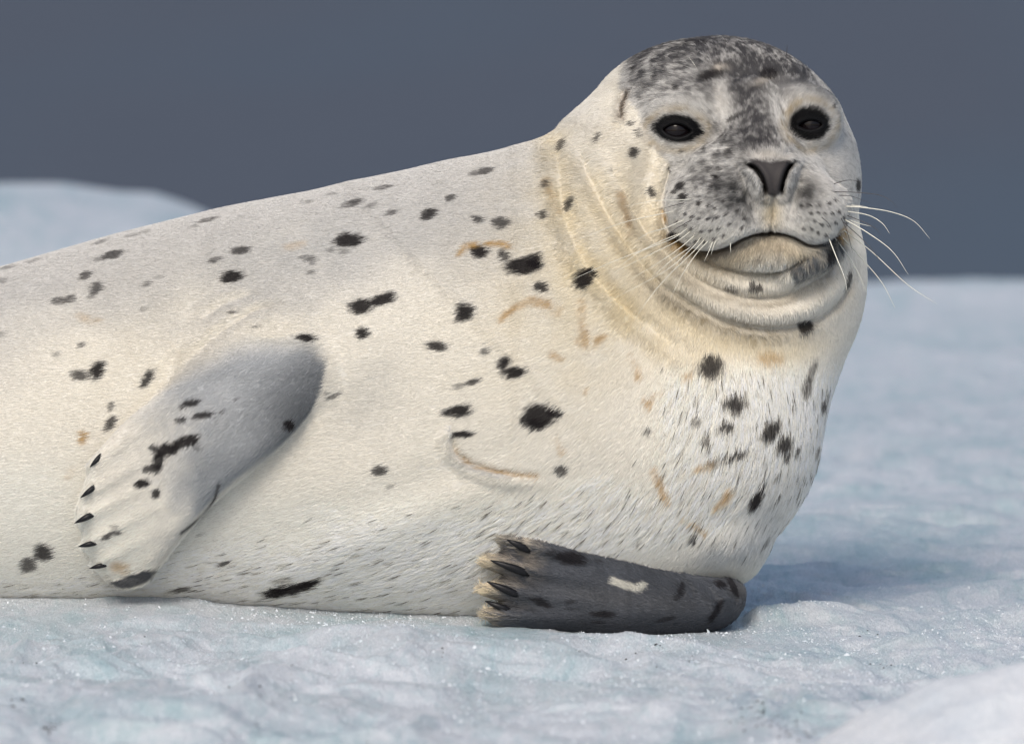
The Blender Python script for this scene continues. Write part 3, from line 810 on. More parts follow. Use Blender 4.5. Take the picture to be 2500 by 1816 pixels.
    if len(i):
        d = polysdf(X[i], Y[i], NOSE)
        c[i] = mixc(c[i], np.array((0.062, 0.056, 0.056)) , smoothstep(4, -3, d + 3 * n4[i] + 3.0 * (Y[i] < 364)))
    for q_ in NOSTRILS:
        s, t = polydist(X, Y, q_, 20)
        c = mixc(c, (0.006, 0.005, 0.005), 0.97 * np.exp(-(s / 6) ** 2) * hd)
    # the far side and the hind body, out of the photograph: scattered spots of the same kind
    k = (N[:, 2] < -0.1) | (X < -10)
    i = np.nonzero(k)[0]
    if len(i):
        v = vnoise(P3[i] / np.array((48, 30, 40), np.float32), 5) + 0.12 * n4[i]
        c[i] = mixc(c[i], BLACK, smoothstep(0.80, 0.86, v) * 0.9)
    return np.clip(c, 0.004, 0.9), m1, m2, X, Y

# ------------------------------------------------------------------ materials
def mat(name):
    m = bpy.data.materials.new(name)
    m.use_nodes = True
    return m, m.node_tree.nodes, m.node_tree.links, m.node_tree.nodes["Principled BSDF"]

def m_coat():
    m, n, l, b = mat("seal_skin")
    a = n.new("ShaderNodeAttribute"); a.attribute_name = "coat"
    l.new(a.outputs["Color"], b.inputs["Base Color"])
    b.inputs["Roughness"].default_value = 0.55
    b.inputs["Specular IOR Level"].default_value = 0.12
    t = n.new("ShaderNodeTexNoise"); t.inputs["Scale"].default_value = 900; t.inputs["Detail"].default_value = 3
    tc = n.new("ShaderNodeTexCoord"); l.new(tc.outputs["Object"], t.inputs["Vector"])
    bp = n.new("ShaderNodeBump"); bp.inputs["Strength"].default_value = 0.25; bp.inputs["Distance"].default_value = 0.0006
    l.new(t.outputs["Fac"], bp.inputs["Height"]); l.new(bp.outputs[0], b.inputs["Normal"])
    return m

def m_fur():
    m, n, l, b = mat("seal_fur")
    a = n.new("ShaderNodeAttribute"); a.attribute_name = "coat"
    l.new(a.outputs["Color"], b.inputs["Base Color"])
    b.inputs["Roughness"].default_value = 0.45
    b.inputs["Specular IOR Level"].default_value = 0.17
    return m

def m_plain(name, col, rough, spec=0.5, coat_w=0.0, scale=300, var=0.3):
    m, n, l, b = mat(name)
    t = n.new("ShaderNodeTexNoise"); t.inputs["Scale"].default_value = scale; t.inputs["Detail"].default_value = 4
    tc = n.new("ShaderNodeTexCoord"); l.new(tc.outputs["Object"], t.inputs["Vector"])
    r = n.new("ShaderNodeValToRGB")
    r.color_ramp.elements[0].position = 0.3; r.color_ramp.elements[1].position = 0.7
    r.color_ramp.elements[0].color = (*[c * (1 - var) for c in col], 1)
    r.color_ramp.elements[1].color = (*[min(1, c * (1 + var)) for c in col], 1)
    l.new(t.outputs["Fac"], r.inputs[0]); l.new(r.outputs[0], b.inputs["Base Color"])
    b.inputs["Roughness"].default_value = rough
    b.inputs["Specular IOR Level"].default_value = spec
    b.inputs["Coat Weight"].default_value = coat_w
    b.inputs["Coat Roughness"].default_value = 0.03
    return m

def m_ice(name, white=0.0):
    m, n, l, b = mat(name)
    tc = n.new("ShaderNodeTexCoord")
    def noise(scale, detail, rough=0.55, stretch=(1, 1, 1), off=0.0, dist=0.0):
        mp = n.new("ShaderNodeMapping")
        mp.inputs["Scale"].default_value = stretch
        mp.inputs["Location"].default_value = (off, off * 0.7, off * 0.3)
        l.new(tc.outputs["Object"], mp.inputs["Vector"])
        t = n.new("ShaderNodeTexNoise")
        t.inputs["Scale"].default_value = scale; t.inputs["Detail"].default_value = detail
        t.inputs["Roughness"].default_value = rough; t.inputs["Distortion"].default_value = dist
        l.new(mp.outputs[0], t.inputs["Vector"])
        return t.outputs["Fac"]
    def ramp(src, stops):
        r = n.new("ShaderNodeValToRGB")
        e = r.color_ramp.elements
        e[0].position, e[0].color = stops[0][0], (*stops[0][1], 1)
        e[1].position, e[1].color = stops[-1][0], (*stops[-1][1], 1)
        for p, c in stops[1:-1]:
            q = e.new(p); q.color = (*c, 1)
        l.new(src, r.inputs[0])
        return r.outputs[0]
    def mix(f, a, c, mode='MIX'):
        x = n.new("ShaderNodeMix"); x.data_type = 'RGBA'; x.blend_type = mode
        if isinstance(f, float): x.inputs[0].default_value = f
        else: l.new(f, x.inputs[0])
        l.new(a, x.inputs[6]); l.new(c, x.inputs[7])
        return x.outputs[2]
    W1, W2, T1, T2 = (0.77, 0.79, 0.825), (0.67, 0.705, 0.745), (0.53, 0.635, 0.67), (0.37, 0.52, 0.56)
    if white:
        W1, W2, T1, T2 = (0.93, 0.935, 0.945), (0.90, 0.91, 0.93), (0.84, 0.865, 0.90), (0.72, 0.77, 0.82)
    big = ramp(noise(4.5, 10, 0.66, (1, 0.30, 1), 3.1, 0.8), [(0.34, T2), (0.43, T1), (0.50, W2), (0.62, W1)])
    fine = ramp(noise(34, 8, 0.72, (1, 0.22, 1), 8.0, 0.6), [(0.34, T2), (0.45, T1), (0.53, W2), (0.66, W1)])
    col = mix(0.45, big, fine)
    gr = ramp(noise(480, 4, 0.7, (1, 0.2, 1)), [(0.32, (0.74, 0.77, 0.79)), (0.62, (1, 1, 1))])
    col = mix(1.0, col, gr, 'MULTIPLY')
    l.new(col, b.inputs["Base Color"])
    rr = n.new("ShaderNodeMapRange"); rr.inputs[3].default_value = 0.18; rr.inputs[4].default_value = 0.6
    l.new(noise(70, 4, 0.6, (1, 0.6, 1), 5.0), rr.inputs[0]); l.new(rr.outputs[0], b.inputs["Roughness"])
    b.inputs["IOR"].default_value = 1.31
    b.inputs["Subsurface Weight"].default_value = 0.0
    # crystal relief
    b1 = n.new("ShaderNodeBump"); b1.inputs["Strength"].default_value = 0.8; b1.inputs["Distance"].default_value = 0.003
    l.new(noise(240, 6, 0.75, (1, 0.3, 1), 1.0, 0.5), b1.inputs["Height"])
    b2 = n.new("ShaderNodeBump"); b2.inputs["Strength"].default_value = 0.5; b2.inputs["Distance"].default_value = 0.008
    l.new(noise(38, 5, 0.6, (1, 0.6, 1), 2.0, 0.6), b2.inputs["Height"])
    l.new(b1.outputs[0], b2.inputs["Normal"])
    l.new(b2.outputs[0], b.inputs["Normal"])
    return m

def m_water():
    m, n, l, b = mat("lagoon_water")
    tc = n.new("ShaderNodeTexCoord")
    mp = n.new("ShaderNodeMapping"); mp.inputs["Scale"].default_value = (0.22, 0.05, 1)
    l.new(tc.outputs["Object"], mp.inputs["Vector"])
    t = n.new("ShaderNodeTexNoise"); t.inputs["Scale"].default_value = 1.0; t.inputs["Detail"].default_value = 3
    l.new(mp.outputs[0], t.inputs["Vector"])
    r = n.new("ShaderNodeValToRGB")
    r.color_ramp.elements[0].position = 0.35; r.color_ramp.elements[1].position = 0.65
    r.color_ramp.elements[0].color = (0.092, 0.105, 0.132, 1)
    r.color_ramp.elements[1].color = (0.084, 0.122, 0.163, 1)
    l.new(t.outputs["Fac"], r.inputs[0]); l.new(r.outputs[0], b.inputs["Base Color"])
    b.inputs["Roughness"].default_value = 0.6
    b.inputs["Specular IOR Level"].default_value = 0.05
    t2 = n.new("ShaderNodeTexNoise"); t2.inputs["Scale"].default_value = 3.0; t2.inputs["Detail"].default_value = 5
    l.new(tc.outputs["Object"], t2.inputs["Vector"])
    bp = n.new("ShaderNodeBump"); bp.inputs["Strength"].default_value = 0.6; bp.inputs["Distance"].default_value = 0.08
    l.new(t2.outputs["Fac"], bp.inputs["Height"]); l.new(bp.outputs[0], b.inputs["Normal"])
    return m

# ------------------------------------------------------------------ linking
def mesh_obj(name, verts, faces, material, parent=None, smooth=True):
    me = bpy.data.meshes.new(name)
    verts = np.asarray(verts, np.float32)
    if isinstance(faces, np.ndarray):
        k = faces.shape[1]
        me.vertices.add(len(verts)); me.vertices.foreach_set("co", verts.ravel())
        me.loops.add(faces.size); me.loops.foreach_set("vertex_index", faces.astype(np.int32).ravel())
        me.polygons.add(len(faces)); me.polygons.foreach_set("loop_start", np.arange(0, faces.size, k, dtype=np.int32))
        me.update(calc_edges=True)
    else:
        me.from_pydata([tuple(v) for v in verts], [], faces)
    me.polygons.foreach_set("use_smooth", np.full(len(me.polygons), smooth))
    if material:
        me.materials.append(material)
    o = bpy.data.objects.new(name, me)
    COL.objects.link(o)
    if parent:
        o.parent = parent
    return o

# ------------------------------------------------------------------ ice, snow, water
LIP = [(-3000, 1335), (-400, 1330), (0, 1326), (200, 1325), (320, 1321), (430, 1320), (520, 1332), (620, 1345), (800, 1355), (1000, 1362), (1120, 1374), (1250, 1384), (1450, 1393), (1620, 1398), (1750, 1400), (2000, 1404), (2400, 1400), (4500, 1400)]

def ice_h(X, Y):
    """height of the floe (metres) at world X, Y"""
    px = X / S + CX
    lip = (1350 - table(LIP, np.clip(px, -2990, 4490), 30)) * S
    near = np.exp(-((Y + 0.12) / 0.42) ** 2)
    P = np.stack([X, Y, np.zeros_like(X)], 1).astype(np.float32)
    h = lip * (0.25 + 0.75 * near)
    quiet = 1 - 0.72 * np.exp(-((Y + 0.14) / 0.22) ** 2) * smoothstep(1850, 1600, px)
    wp = P + 0.10 * np.stack([fbm(P * 5, 2, seed=41), fbm(P * 5, 2, seed=42), 0 * X], 1).astype(np.float32)
    st = np.array((1.0, 0.75, 1), np.float32)
    a = fbm(wp * 2.6 * st, 2, seed=31)
    b = 1 - np.abs(fbm(wp * 6.5 * st, 3, seed=32)) * 2.2
    c = fbm(wp * 17 * st, 3, seed=33)
    d = fbm(wp * np.array((55, 40, 1), np.float32), 3, seed=34)
    e = fbm(P * np.array((170, 60, 1), np.float32), 2, gain=0.7, seed=35)
    fore = 1 + 0.6 * smoothstep(-0.3, -0.6, Y) - 0.65 * smoothstep(1.5, 3.5, Y)
    h = h + quiet * fore * (0.020 * a + 0.012 * (b - 0.6) + 0.0075 * c) + (0.0017 * d + 0.0008 * e) * (0.55 + 0.45 * quiet)
    # low ice shelf beside the elbow of the seal
    u = px - 1640
    lump = smoothstep(-5, 45, u) * smoothstep(330, 120, u) * np.exp(-((Y + 0.03) / 0.055) ** 2)
    h = h + 0.019 * lump * (1 + 0.35 * b + 0.2 * c)
    h = h + 0.030 * np.exp(-((px - 2260) / 150) ** 2) * np.exp(-((Y - 0.02) / 0.10) ** 2)
    h = h + 0.020 * np.exp(-((px - 2130) / 200) ** 2) * np.exp(-((Y + 0.35) / 0.12) ** 2)
    # behind the seal the floe is a gently rolling bank that ends over the water
    far = smoothstep(0.6, 2.5, Y)
    sk = np.interp(X, [-3, -0.6, 0.75, 0.95, 1.05, 1.2, 3], [-0.04, -0.04, -0.026, -0.025, -0.031, -0.037, -0.035])
    h = h + far * (sk + 0.010 * fbm(P * np.array((1.3, 0.8, 1), np.float32), 3, seed=51))
    edge = 5.1 + 0.25 * fbm(P * np.array((0.8, 0, 1), np.float32), 2, seed=52)
    t = np.clip((Y - edge) / 0.9, 0, 1)
    h = h - 0.75 * t * t
    side = np.clip((np.abs(X) - 6) / 2.0, 0, 1)
    return h - 0.8 * side * side

def sheet(name, xs, ys, fn, material):
    gx, gy = np.meshgrid(xs, ys, indexing='ij')
    X, Y = gx.ravel(), gy.ravel()
    Z = np.concatenate([fn(X[i:i + 200000], Y[i:i + 200000]) for i in range(0, len(X), 200000)])
    nx, ny = len(xs), len(ys)
    i = (np.arange(nx - 1)[:, None] * ny + np.arange(ny - 1)[None]).ravel()
    F = np.stack([i, i + ny, i + ny + 1, i + 1], 1)
    return mesh_obj(name, np.stack([X, Y, Z], 1), F, material)

M_ICE = m_ice("glacier_ice")
M_SNOW = m_ice("white_snow", white=1.0)
xs = axis([(-8.2, -1.6, 0.15), (-1.6, -0.75, 0.012), (-0.75, 0.78, 0.0036), (0.78, 1.7, 0.012), (1.7, 8.2, 0.15)])
ys = axis([(-14.5, -2.2, 0.2), (-2.2, -1.6, 0.02), (-1.6, 0.5, 0.0048), (0.5, 2.0, 0.012), (2.0, 6.2, 0.03)])
ice = sheet("ice_floe", xs, ys, ice_h, M_ICE)
ice["kind"] = "structure"
ice["label"] = "pale blue melting ice floe under the seal"

def hum_h(X, Y):
    px = X / S * (12.0 / 16.6) + CX
    crest = np.interp(px, [-1600, -1100, -600, -300, 0, 120, 250, 330, 400, 450, 500, 560, 650, 760, 900], [-.04, .06, .12, .144, .155, .154, .141, .139, .124, .108, .09, .066, .01, -.04, -.1])
    P = np.stack([X, Y, 0 * X], 1).astype(np.float32)
    pr = smoothstep(2.9, 4.6, Y) * smoothstep(5.7, 4.8, Y)
    return -0.06 + (crest + 0.06 + 0.012 * fbm(P * 3, 3, seed=61)) * pr
hum = sheet("ice_hummock", np.arange(-4.4, -0.1, 0.03), np.arange(2.8, 5.8, 0.03), hum_h, M_ICE)
hum["kind"] = "structure"
hum["label"] = "rounded hump of pale ice behind the back of the seal"

def mound_h(X, Y):
    P = np.stack([X, Y, 0 * X], 1).astype(np.float32)
    q = np.sqrt(((X - 0.68) / 0.55) ** 2 + ((Y + 1.52) / 0.36) ** 2) + 0.18 * fbm(P * 5, 3, seed=71)
    return -0.05 + 0.162 * smoothstep(1.15, 0.05, q) + 0.006 * fbm(P * 14, 3, seed=72)
mound = sheet("snow_mound", np.arange(0.0, 1.5, 0.008), np.arange(-2.1, -1.0, 0.008), mound_h, M_SNOW)
mound["kind"] = "structure"
mound["label"] = "soft white snow mound in the foreground on the ice"

wat = mesh_obj("water", [(-3000, -60, -0.45), (3000, -60, -0.45), (3000, 4000, -0.45), (-3000, 4000, -0.45)], [(0, 1, 2, 3)], m_water(), smooth=False)
wat["kind"] = "structure"

# ------------------------------------------------------------------ the seal
seal = bpy.data.objects.new("seal", None)
seal.empty_display_size = 0.2
COL.objects.link(seal)
seal["label"] = "cream spotted seal lying on the ice with its head raised"
seal["category"] = "seal"

VERTS, FACES = polygonise()
WV = to_world(VERTS)
body = mesh_obj("body", WV, FACES, m_coat(), seal)
me = body.data
NW = np.empty(len(VERTS) * 3, np.float32)
me.vertex_normals.foreach_get("vector", NW)
NW = NW.reshape(-1, 3)
g = grad(VERTS)
g /= np.linalg.norm(g, axis=1)[:, None] + 1e-9
if (NW * dir_world(g)).sum() < 0:
    me.flip_normals()
NU = g
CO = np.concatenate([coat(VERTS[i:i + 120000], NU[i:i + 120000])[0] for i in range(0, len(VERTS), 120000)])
at = me.attributes.new("coat", 'FLOAT_COLOR', 'POINT')
at.data.foreach_set("color", np.concatenate([CO, np.ones((len(CO), 1))], 1).astype(np.float32).ravel())

# ---- eyes
M_EYE = m_plain("wet_eye", (0.006, 0.004, 0.005), 0.06, 0.24, 0.0, 200, 0.3)
def uvsphere(r, nu=32, nv=20, bulge=0.0):
    vs, fs = [], []
    for j in range(nv + 1):
        th = math.pi * j / nv
        for i in range(nu):
            ph = 2 * math.pi * i / nu
            k = r * (1 + bulge * max(0, math.cos(th)) ** 6)
            vs.append((k * math.sin(th) * math.cos(ph), k * math.sin(th) * math.sin(ph), k * math.cos(th)))
    for j in range(nv):
        for i in range(nu):
            a, b = j * nu + i, j * nu + (i + 1) % nu
            fs.append((a, b, b + nu, a + nu))
    return np.array(vs), np.array(fs)
for e in EYES:
    # depth of the lid plane beside the opening
    w0 = surface_at([(e['X'], e['Y'] - e['b'] - 9), (e['X'], e['Y'] + e['b'] + 9)]).mean()
    v, f = uvsphere(e['R'], bulge=0.03)
    c = place(e['X'], e['Y'], w0 - 7 - e['R'])
    P = np.stack([c[0] + v[:, 0], c[1] - v[:, 1], c[2] + v[:, 2]], 1)
    mesh_obj("eye", to_world(P), f, M_EYE, seal)

# ---- claws
M_CLAW = m_plain("dark_claw", (0.012, 0.012, 0.014), 0.38, 0.25, 0.0, 500, 0.4)
def tube(path, radii, sides=8, flat=1.0):
    path = np.array(path, float)
    t = np.gradient(path, axis=0)
    t /= np.linalg.norm(t, axis=1)[:, None] + 1e-9
    up = np.array((0, 0, 1.0))
    vs, fs = [], []
    for k in range(len(path)):
        a = np.cross(t[k], up); a /= np.linalg.norm(a) + 1e-9
        b = np.cross(a, t[k])
        for s in range(sides):
            th = 2 * math.pi * s / sides
            vs.append(path[k] + radii[k] * (math.cos(th) * a + math.sin(th) * b * flat))
    for k in range(len(path) - 1):
        for s in range(sides):
            q = (s + 1) % sides
            fs.append((k * sides + s, k * sides + q, (k + 1) * sides + q, (k + 1) * sides + s))
    fs.append(tuple(range(sides))[::-1]); fs.append(tuple(range((len(path) - 1) * sides, len(path) * sides)))
    return np.array(vs), fs
CLAWS = [  # root, tip, radius
 ((228, 1004), (199, 1034), 8.5), ((214, 1074), (178, 1102), 9), ((210, 1136), (165, 1158), 10.5), ((216, 1200), (173, 1210), 9.5), ((238, 1248), (198, 1258), 9),
 ((1176, 1220), (1122, 1194), 9.0), ((1172, 1270), (1086, 1240), 9.5), ((1150, 1318), (1078, 1287), 9), ((1130, 1352), (1074, 1330), 8)]
for k, (a, b, r) in enumerate(CLAWS):
    n = 7
    ts = np.linspace(0, 1, n)
    X = a[0] + (b[0] - a[0]) * ts; Y = a[1] + (b[1] - a[1]) * ts
    ws = surface_at(np.stack([X, Y], 1))
    w0 = ws[0]
    base = np.linspace(w0, min(ws[-1], w0 + 4) if k < 5 else max(ws[-1], w0 - 14), n) if False else np.linspace(w0, max(ws[3], w0 - 10), n)
    W = base + (np.array([-9, -3, 2, 4.5, 5, 3, 0]) if k < 5 else np.array([-6, 0, 4, 6, 7, 6, 3]))
    P = np.array([place(x, y, w) for x, y, w in zip(X, Y, W)])
    v, f = tube(P, (0.66 if k < 5 else 0.95) * r * np.array([0.75, 0.98, 1.0, 0.92, 0.75, 0.48, 0.12]), 10, 0.8)
    mesh_obj("claw", to_world(v), f, M_CLAW, seal)

# ---- whiskers
M_WHITE = m_plain("pale_whisker", (0.78, 0.76, 0.66), 0.35, 0.5, 0.0, 50, 0.08)
M_DARKW = m_plain("dark_whisker", (0.05, 0.045, 0.045), 0.35, 0.5, 0.0, 50, 0.2)
Z1 = lambda pts: [(1270 + a * .4405, 45 + b * .4405) for a, b in pts]
WHISK = [  # measured path, dark?, forward reach
 (Z1([(520, 955), (470, 967), (240, 1020), (0, 1112)]), 0), (Z1([(575, 1045), (480, 1105), (230, 1200), (-5, 1302)]), 0), (Z1([(560, 1000), (460, 1045), (380, 1068), (310, 1110)]), 0),
 (Z1([(590, 1060), (520, 1110), (380, 1180), (210, 1262)]), 0), (Z1([(610, 1080), (540, 1140), (440, 1210), (290, 1300)]), 0), (Z1([(640, 1090), (590, 1150), (460, 1260), (200, 1400)]), 0),
 (Z1([(660, 1100), (600, 1165), (470, 1290), (370, 1410), (310, 1500)]), 0), (Z1([(680, 1105), (620, 1170), (545, 1280), (485, 1400)]), 0), (Z1([(600, 900), (500, 905), (400, 908), (260, 935)]), 0),
 (Z1([(700, 1110), (680, 1160), (655, 1215)]), 0), (Z1([(720, 1100), (705, 1130), (690, 1180)]), 0), (Z1([(790, 1110), (788, 1140), (790, 1170)]), 0),
 (Z1([(560, 918), (490, 935), (430, 952)]), 1), (Z1([(600, 1000), (520, 1045), (450, 1092)]), 1), (Z1([(650, 1090), (580, 1150), (545, 1205), (530, 1240)]), 1), (Z1([(710, 985), (690, 1020)]), 1),
 (Z1([(620, 1120), (520, 1185), (440, 1250), (380, 1300)]), 0), (Z1([(540, 1070), (440, 1110), (330, 1165), (230, 1240)]), 0),
 (Z1([(1360, 935), (1460, 942), (1600, 965), (1710, 1010), (1790, 1098)]), 0), (Z1([(1300, 825), (1380, 804), (1450, 815)]), 1), (Z1([(1300, 862), (1420, 866), (1530, 878), (1590, 905), (1625, 942)]), 1),
 (Z1([(1370, 960), (1480, 980), (1550, 1020), (1588, 1072)]), 0), (Z1([(1360, 1000), (1480, 1070), (1600, 1160), (1682, 1278)]), 0), (Z1([(1350, 1050), (1500, 1165), (1680, 1330), (1825, 1425)]), 0),
 (Z1([(1340, 1080), (1450, 1200), (1550, 1320), (1615, 1445)]), 0), (Z1([(1280, 1090), (1320, 1190), (1360, 1290), (1376, 1370)]), 0), (Z1([(1310, 1090), (1390, 1200), (1440, 1290), (1472, 1370)]), 0),
 (Z1([(1340, 985), (1375, 1065), (1402, 1168)]), 1), (Z1([(1330, 880), (1400, 886), (1490, 920)]), 1), (Z1([(1370, 980), (1470, 1020), (1520, 1050), (1545, 1080)]), 1), (Z1([(1350, 1010), (1450, 1100), (1520, 1180), (1545, 1228)]), 1),
 (Z1([(1390, 930), (1440, 935), (1480, 940)]), 0), (Z1([(1375, 1000), (1430, 1020), (1495, 1037)]), 0), (Z1([(1240, 985), (1280, 1020), (1300, 1060)]), 1),
 (Z1([(572, 180), (600, 215), (625, 255)]), 0), (Z1([(1070, 185), (1072, 150), (1073, 122)]), 1), (Z1([(990, 300), (975, 270), (962, 245)]), 1),
]
for pl, dark in WHISK:
    w0 = float(surface_at([pl[0]])[0]) - 3
    p = spline(pl, 6)
    n = len(p)
    L = np.linalg.norm(np.array(pl[-1]) - np.array(pl[0]))
    ws = surface_at(p)
    t = np.linspace(0, 1, n)
    W = np.maximum(w0 + 0.28 * L * np.sin(t * 1.5) * 0.9, np.where(ws > -150, ws + 4 * smoothstep(0, .2, t) - 3, -999))
    P = np.array([place(a, b, c) for (a, b), c in zip(p, W)])
    r0 = 0.9 if dark else (1.0 if pl[0][0] < 1700 else 1.35)
    v, f = tube(P, r0 * (1 - 0.8 * t ** 1.5), 6)
    mesh_obj("whisker", to_world(v), f, M_DARKW if dark else M_WHITE, seal)

# ------------------------------------------------------------------ fur
FLOW = [(-300,700,-1,.2),(300,560,-1,.22),(800,470,-1,.28),(1050,400,-1,.45),(1200,350,-.9,.5),(800,900,-1,.15),(300,750,-1,.25),(100,1000,-1,.2),(300,1290,-1,.3),(100,1250,-1,.3),(700,1230,-1,.42),(950,1100,-1,.35),(1000,1280,-.85,.62),(1200,1130,-.75,.7),
 (1300,1000,-.8,.62),(1000,800,-1,.25),(1200,750,-.95,.4),(1500,1020,-.4,.95),(1450,1150,-.6,.85),(1600,1180,-.55,.9),(1750,900,-.05,1),(1750,1150,-.45,.9),(1650,800,0,1),(1300,620,-.9,.55),(1250,480,-1,.35),(1380,560,-.8,.6),(1500,720,-.35,.95),(1600,690,-.1,1),(1750,690,.1,1),(1870,640,.3,1),
 (1850,800,.15,1),(1600,120,-.15,-1),(1700,130,.1,-1),(1450,180,-.8,-.6),(1800,180,.6,-.7),(1680,250,0,-1),(1690,330,0,-1),(1560,330,-.9,-.3),(1520,240,-.5,-.8),(1510,390,-1,.1),(1780,225,.3,-.9),(1850,330,.9,-.2),(1860,430,.9,.2),(1700,580,0,1),(1600,600,-.3,1),(1790,620,.3,1),
 (1570,470,-.9,.4),(1620,430,-.9,.2),(1600,530,-.6,.8),(1800,470,.9,.4),(1760,430,.9,.2),(1790,520,.6,.8),(1705,480,0,1),(1670,420,-.5,.8),(1745,420,.5,.8),(1380,300,-1,.25),(1330,200,-.9,.3),(1400,400,-1,.4),(1895,250,.6,.3),(1890,500,.6,.6)]

def flow(X, Y):
    a = np.array(FLOW, np.float32)
    num = np.zeros((len(X), 2), np.float32)
    for (fx, fy, dx, dy) in a:
        sg = 60 if (fx > 1430 and fy < 640) else 130
        k = 1.0 / (1 + ((X - fx) ** 2 + (Y - fy) ** 2) / sg ** 2) ** 2
        l = math.hypot(dx, dy)
        num[:, 0] += k * dx / l; num[:, 1] += k * dy / l
    return num / (np.linalg.norm(num, axis=1)[:, None] + 1e-6)

def wetness(X, Y, n3):
    """where the coat is damp and drawn into points"""
    a = smoothstep(0, 130, Y - (1235 - 0.17 * X) + 50 * n3) * smoothstep(1500, 1300, X)
    b = smoothstep(760, 860, Y + 40 * n3) * smoothstep(1380, 1520, X + 60 * n3) * smoothstep(1190, 1090, Y + 0.4 * (X - 1600) + 40 * n3)
    c = smoothstep(1040, 1110, Y + 30 * n3) * smoothstep(1230, 1330, X) * smoothstep(1230, 1150, Y - 0.25 * (X - 1500))
    return np.clip(a + b + 0.8 * c, 0, 1)

def build_fur(n_clump, kids):
    V, F, N = VERTS, FACES, NU
    T = np.concatenate([F[:, [0, 1, 2]], F[:, [0, 2, 3]]])
    A, B, D = V[T[:, 0]], V[T[:, 1]], V[T[:, 2]]
    area = 0.5 * np.linalg.norm(np.cross(B - A, D - A), axis=1)
    nw = N[T[:, 0], 2]
    cx_, cy_ = A[:, 0], A[:, 1]
    dens = smoothstep(-0.5, -0.15, nw)
    dens *= np.where(cx_ < -60, np.where(cx_ < -500, 0.0, 0.35), 1.0)
    dens *= np.where((cx_ > 1350) & (cy_ < 700), 1.7, 1.0)
    dens *= (cy_ < 1420)
    p = area * dens
    idx = rng.choice(len(T), n_clump, p=p / p.sum())
    r1, r2 = rng.random(n_clump), rng.random(n_clump)
    s = np.sqrt(r1)
    b0, b1, b2 = 1 - s, s * (1 - r2), s * r2
    c = A[idx] * b0[:, None] + B[idx] * b1[:, None] + D[idx] * b2[:, None]
    n = N[T[idx, 0]] * b0[:, None] + N[T[idx, 1]] * b1[:, None] + N[T[idx, 2]] * b2[:, None]
    n /= np.linalg.norm(n, axis=1)[:, None]
    m1, m2, X, Y = region(c)
    f2 = flow(X, Y)
    f2[m1 > .5] = np.array((-.66, .75))
    k = (m1 > .5) & (X < 330)
    f2[k] = np.array((-.85, .52))
    f2[m2 > .5] = np.array((-.96, -.22))
    v = np.concatenate([f2, np.full((n_clump, 1), -0.12)], 1)
    v[:, :2] += rng.normal(0, 0.05, (n_clump, 2)) + 0.14 * np.stack([fbm(c / 40, 2, seed=77), fbm(c / 40, 2, seed=78)], 1)
    tf = (m2 > .5) & (X < 1200)
    v[tf, :2] += rng.normal(0, 0.22, (tf.sum(), 2))
    t = v - n * (v * n).sum(1)[:, None]
    t /= np.linalg.norm(t, axis=1)[:, None] + 1e-6
    q = np.cross(n, t)
    n3 = fbm(c / 110, 3, seed=3)
    wet = wetness(X, Y, n3) * (1 - m1) * (1 - m2)
    tufty = (m2 > .5) & (X < 1150)
    wet = np.where(tufty, 1.0, wet)
    facem = smoothstep(1.1, 0.9, np.sqrt(((X - 1670) / 235) ** 2 + ((Y - 360) / 260) ** 2)) * (c[:, 2] > 60)
    L = 15 + 8 * wet
    L = L * (1 - facem) + 9.5 * facem
    chinm = gbump(X, Y, 1700, 572, 130, 34) * (c[:, 2] > 60)
    L = L + 8 * chinm
    L = np.where(m1 > .5, 11, L)
    L = np.where(m2 > .5, 12, L)
    tip2 = (m2 > .5) & (X < 1150)
    L = np.where(tip2, 26, L)
    L = np.where((m2 > .5) & (X < 1122), 26, L)
    L = np.where((m1 > .5) & (X < 240), 9, L)
    eye_d = np.full(n_clump, 9.0)
    for e in EYES:
        eye_d = np.minimum(eye_d, np.sqrt(((X - e['X']) / 50) ** 2 + ((Y - e['Y']) / 30) ** 2) + 9 * (c[:, 2] < 60))
    L *= np.clip(0.25 + 0.6 * eye_d, 0.3, 1)
    slit = (rng.random(n_clump) < 0.022 * wet) & (wet > 0.2) & ~tufty      # dark-coloured strands standing for shadowed underfur gaps between the damp points
    # expand the clumps
    K = kids
    rep = lambda a: np.repeat(a, K, axis=0)
    M = n_clump * K
    c_, n_, t_, q_ = rep(c), rep(n), rep(t), rep(q)
    wet_, L_, fm_ = rep(wet), rep(L), rep(facem)
    sl_ = rep(slit)
    rad = 9.0 - 3.4 * wet_ - 3.0 * fm_ * (1 - wet_)
    rad = np.where(sl_, 0.30, rad)
    oa = rng.normal(0, 1, M) * rad * 0.62
    ob = rng.normal(0, 1, M) * rad * 1.2
    root = c_ + q_ * oa[:, None] + t_ * ob[:, None]
    # drop hairs from bare places: eye openings, nose leather, mouth line
    X, Y = seen(root)
    keep = np.ones(M, bool)
    hd = root[:, 2] > 60
    for e in EYES:
        cs, sn = math.cos(e['rot']), math.sin(e['rot'])
        dx, dy = X - e['X'], Y - e['Y']
        dx, dy = dx * cs + dy * sn, -dx * sn + dy * cs
        keep &= ~(hd & ((dx / (e['a'] + 4)) ** 2 + (dy / (e['b'] + 6)) ** 2 < 1))
    i = np.nonzero(hd & (np.abs(X - 1705) < 80) & (np.abs(Y - 395) < 70))[0]
    keep[i] &= (polysdf(X[i], Y[i], NOSE) > 1.5) | (Y[i] < 359)
    for pl, wd in [(MOUTH, 4.0), (NOSTRILS[0], 4), (NOSTRILS[1], 4)]:
        sdist, _ = polydist(X, Y, pl, 20)
        keep &= ~(hd & (np.abs(sdist) < wd))
    keep &= sdf_keep(root)
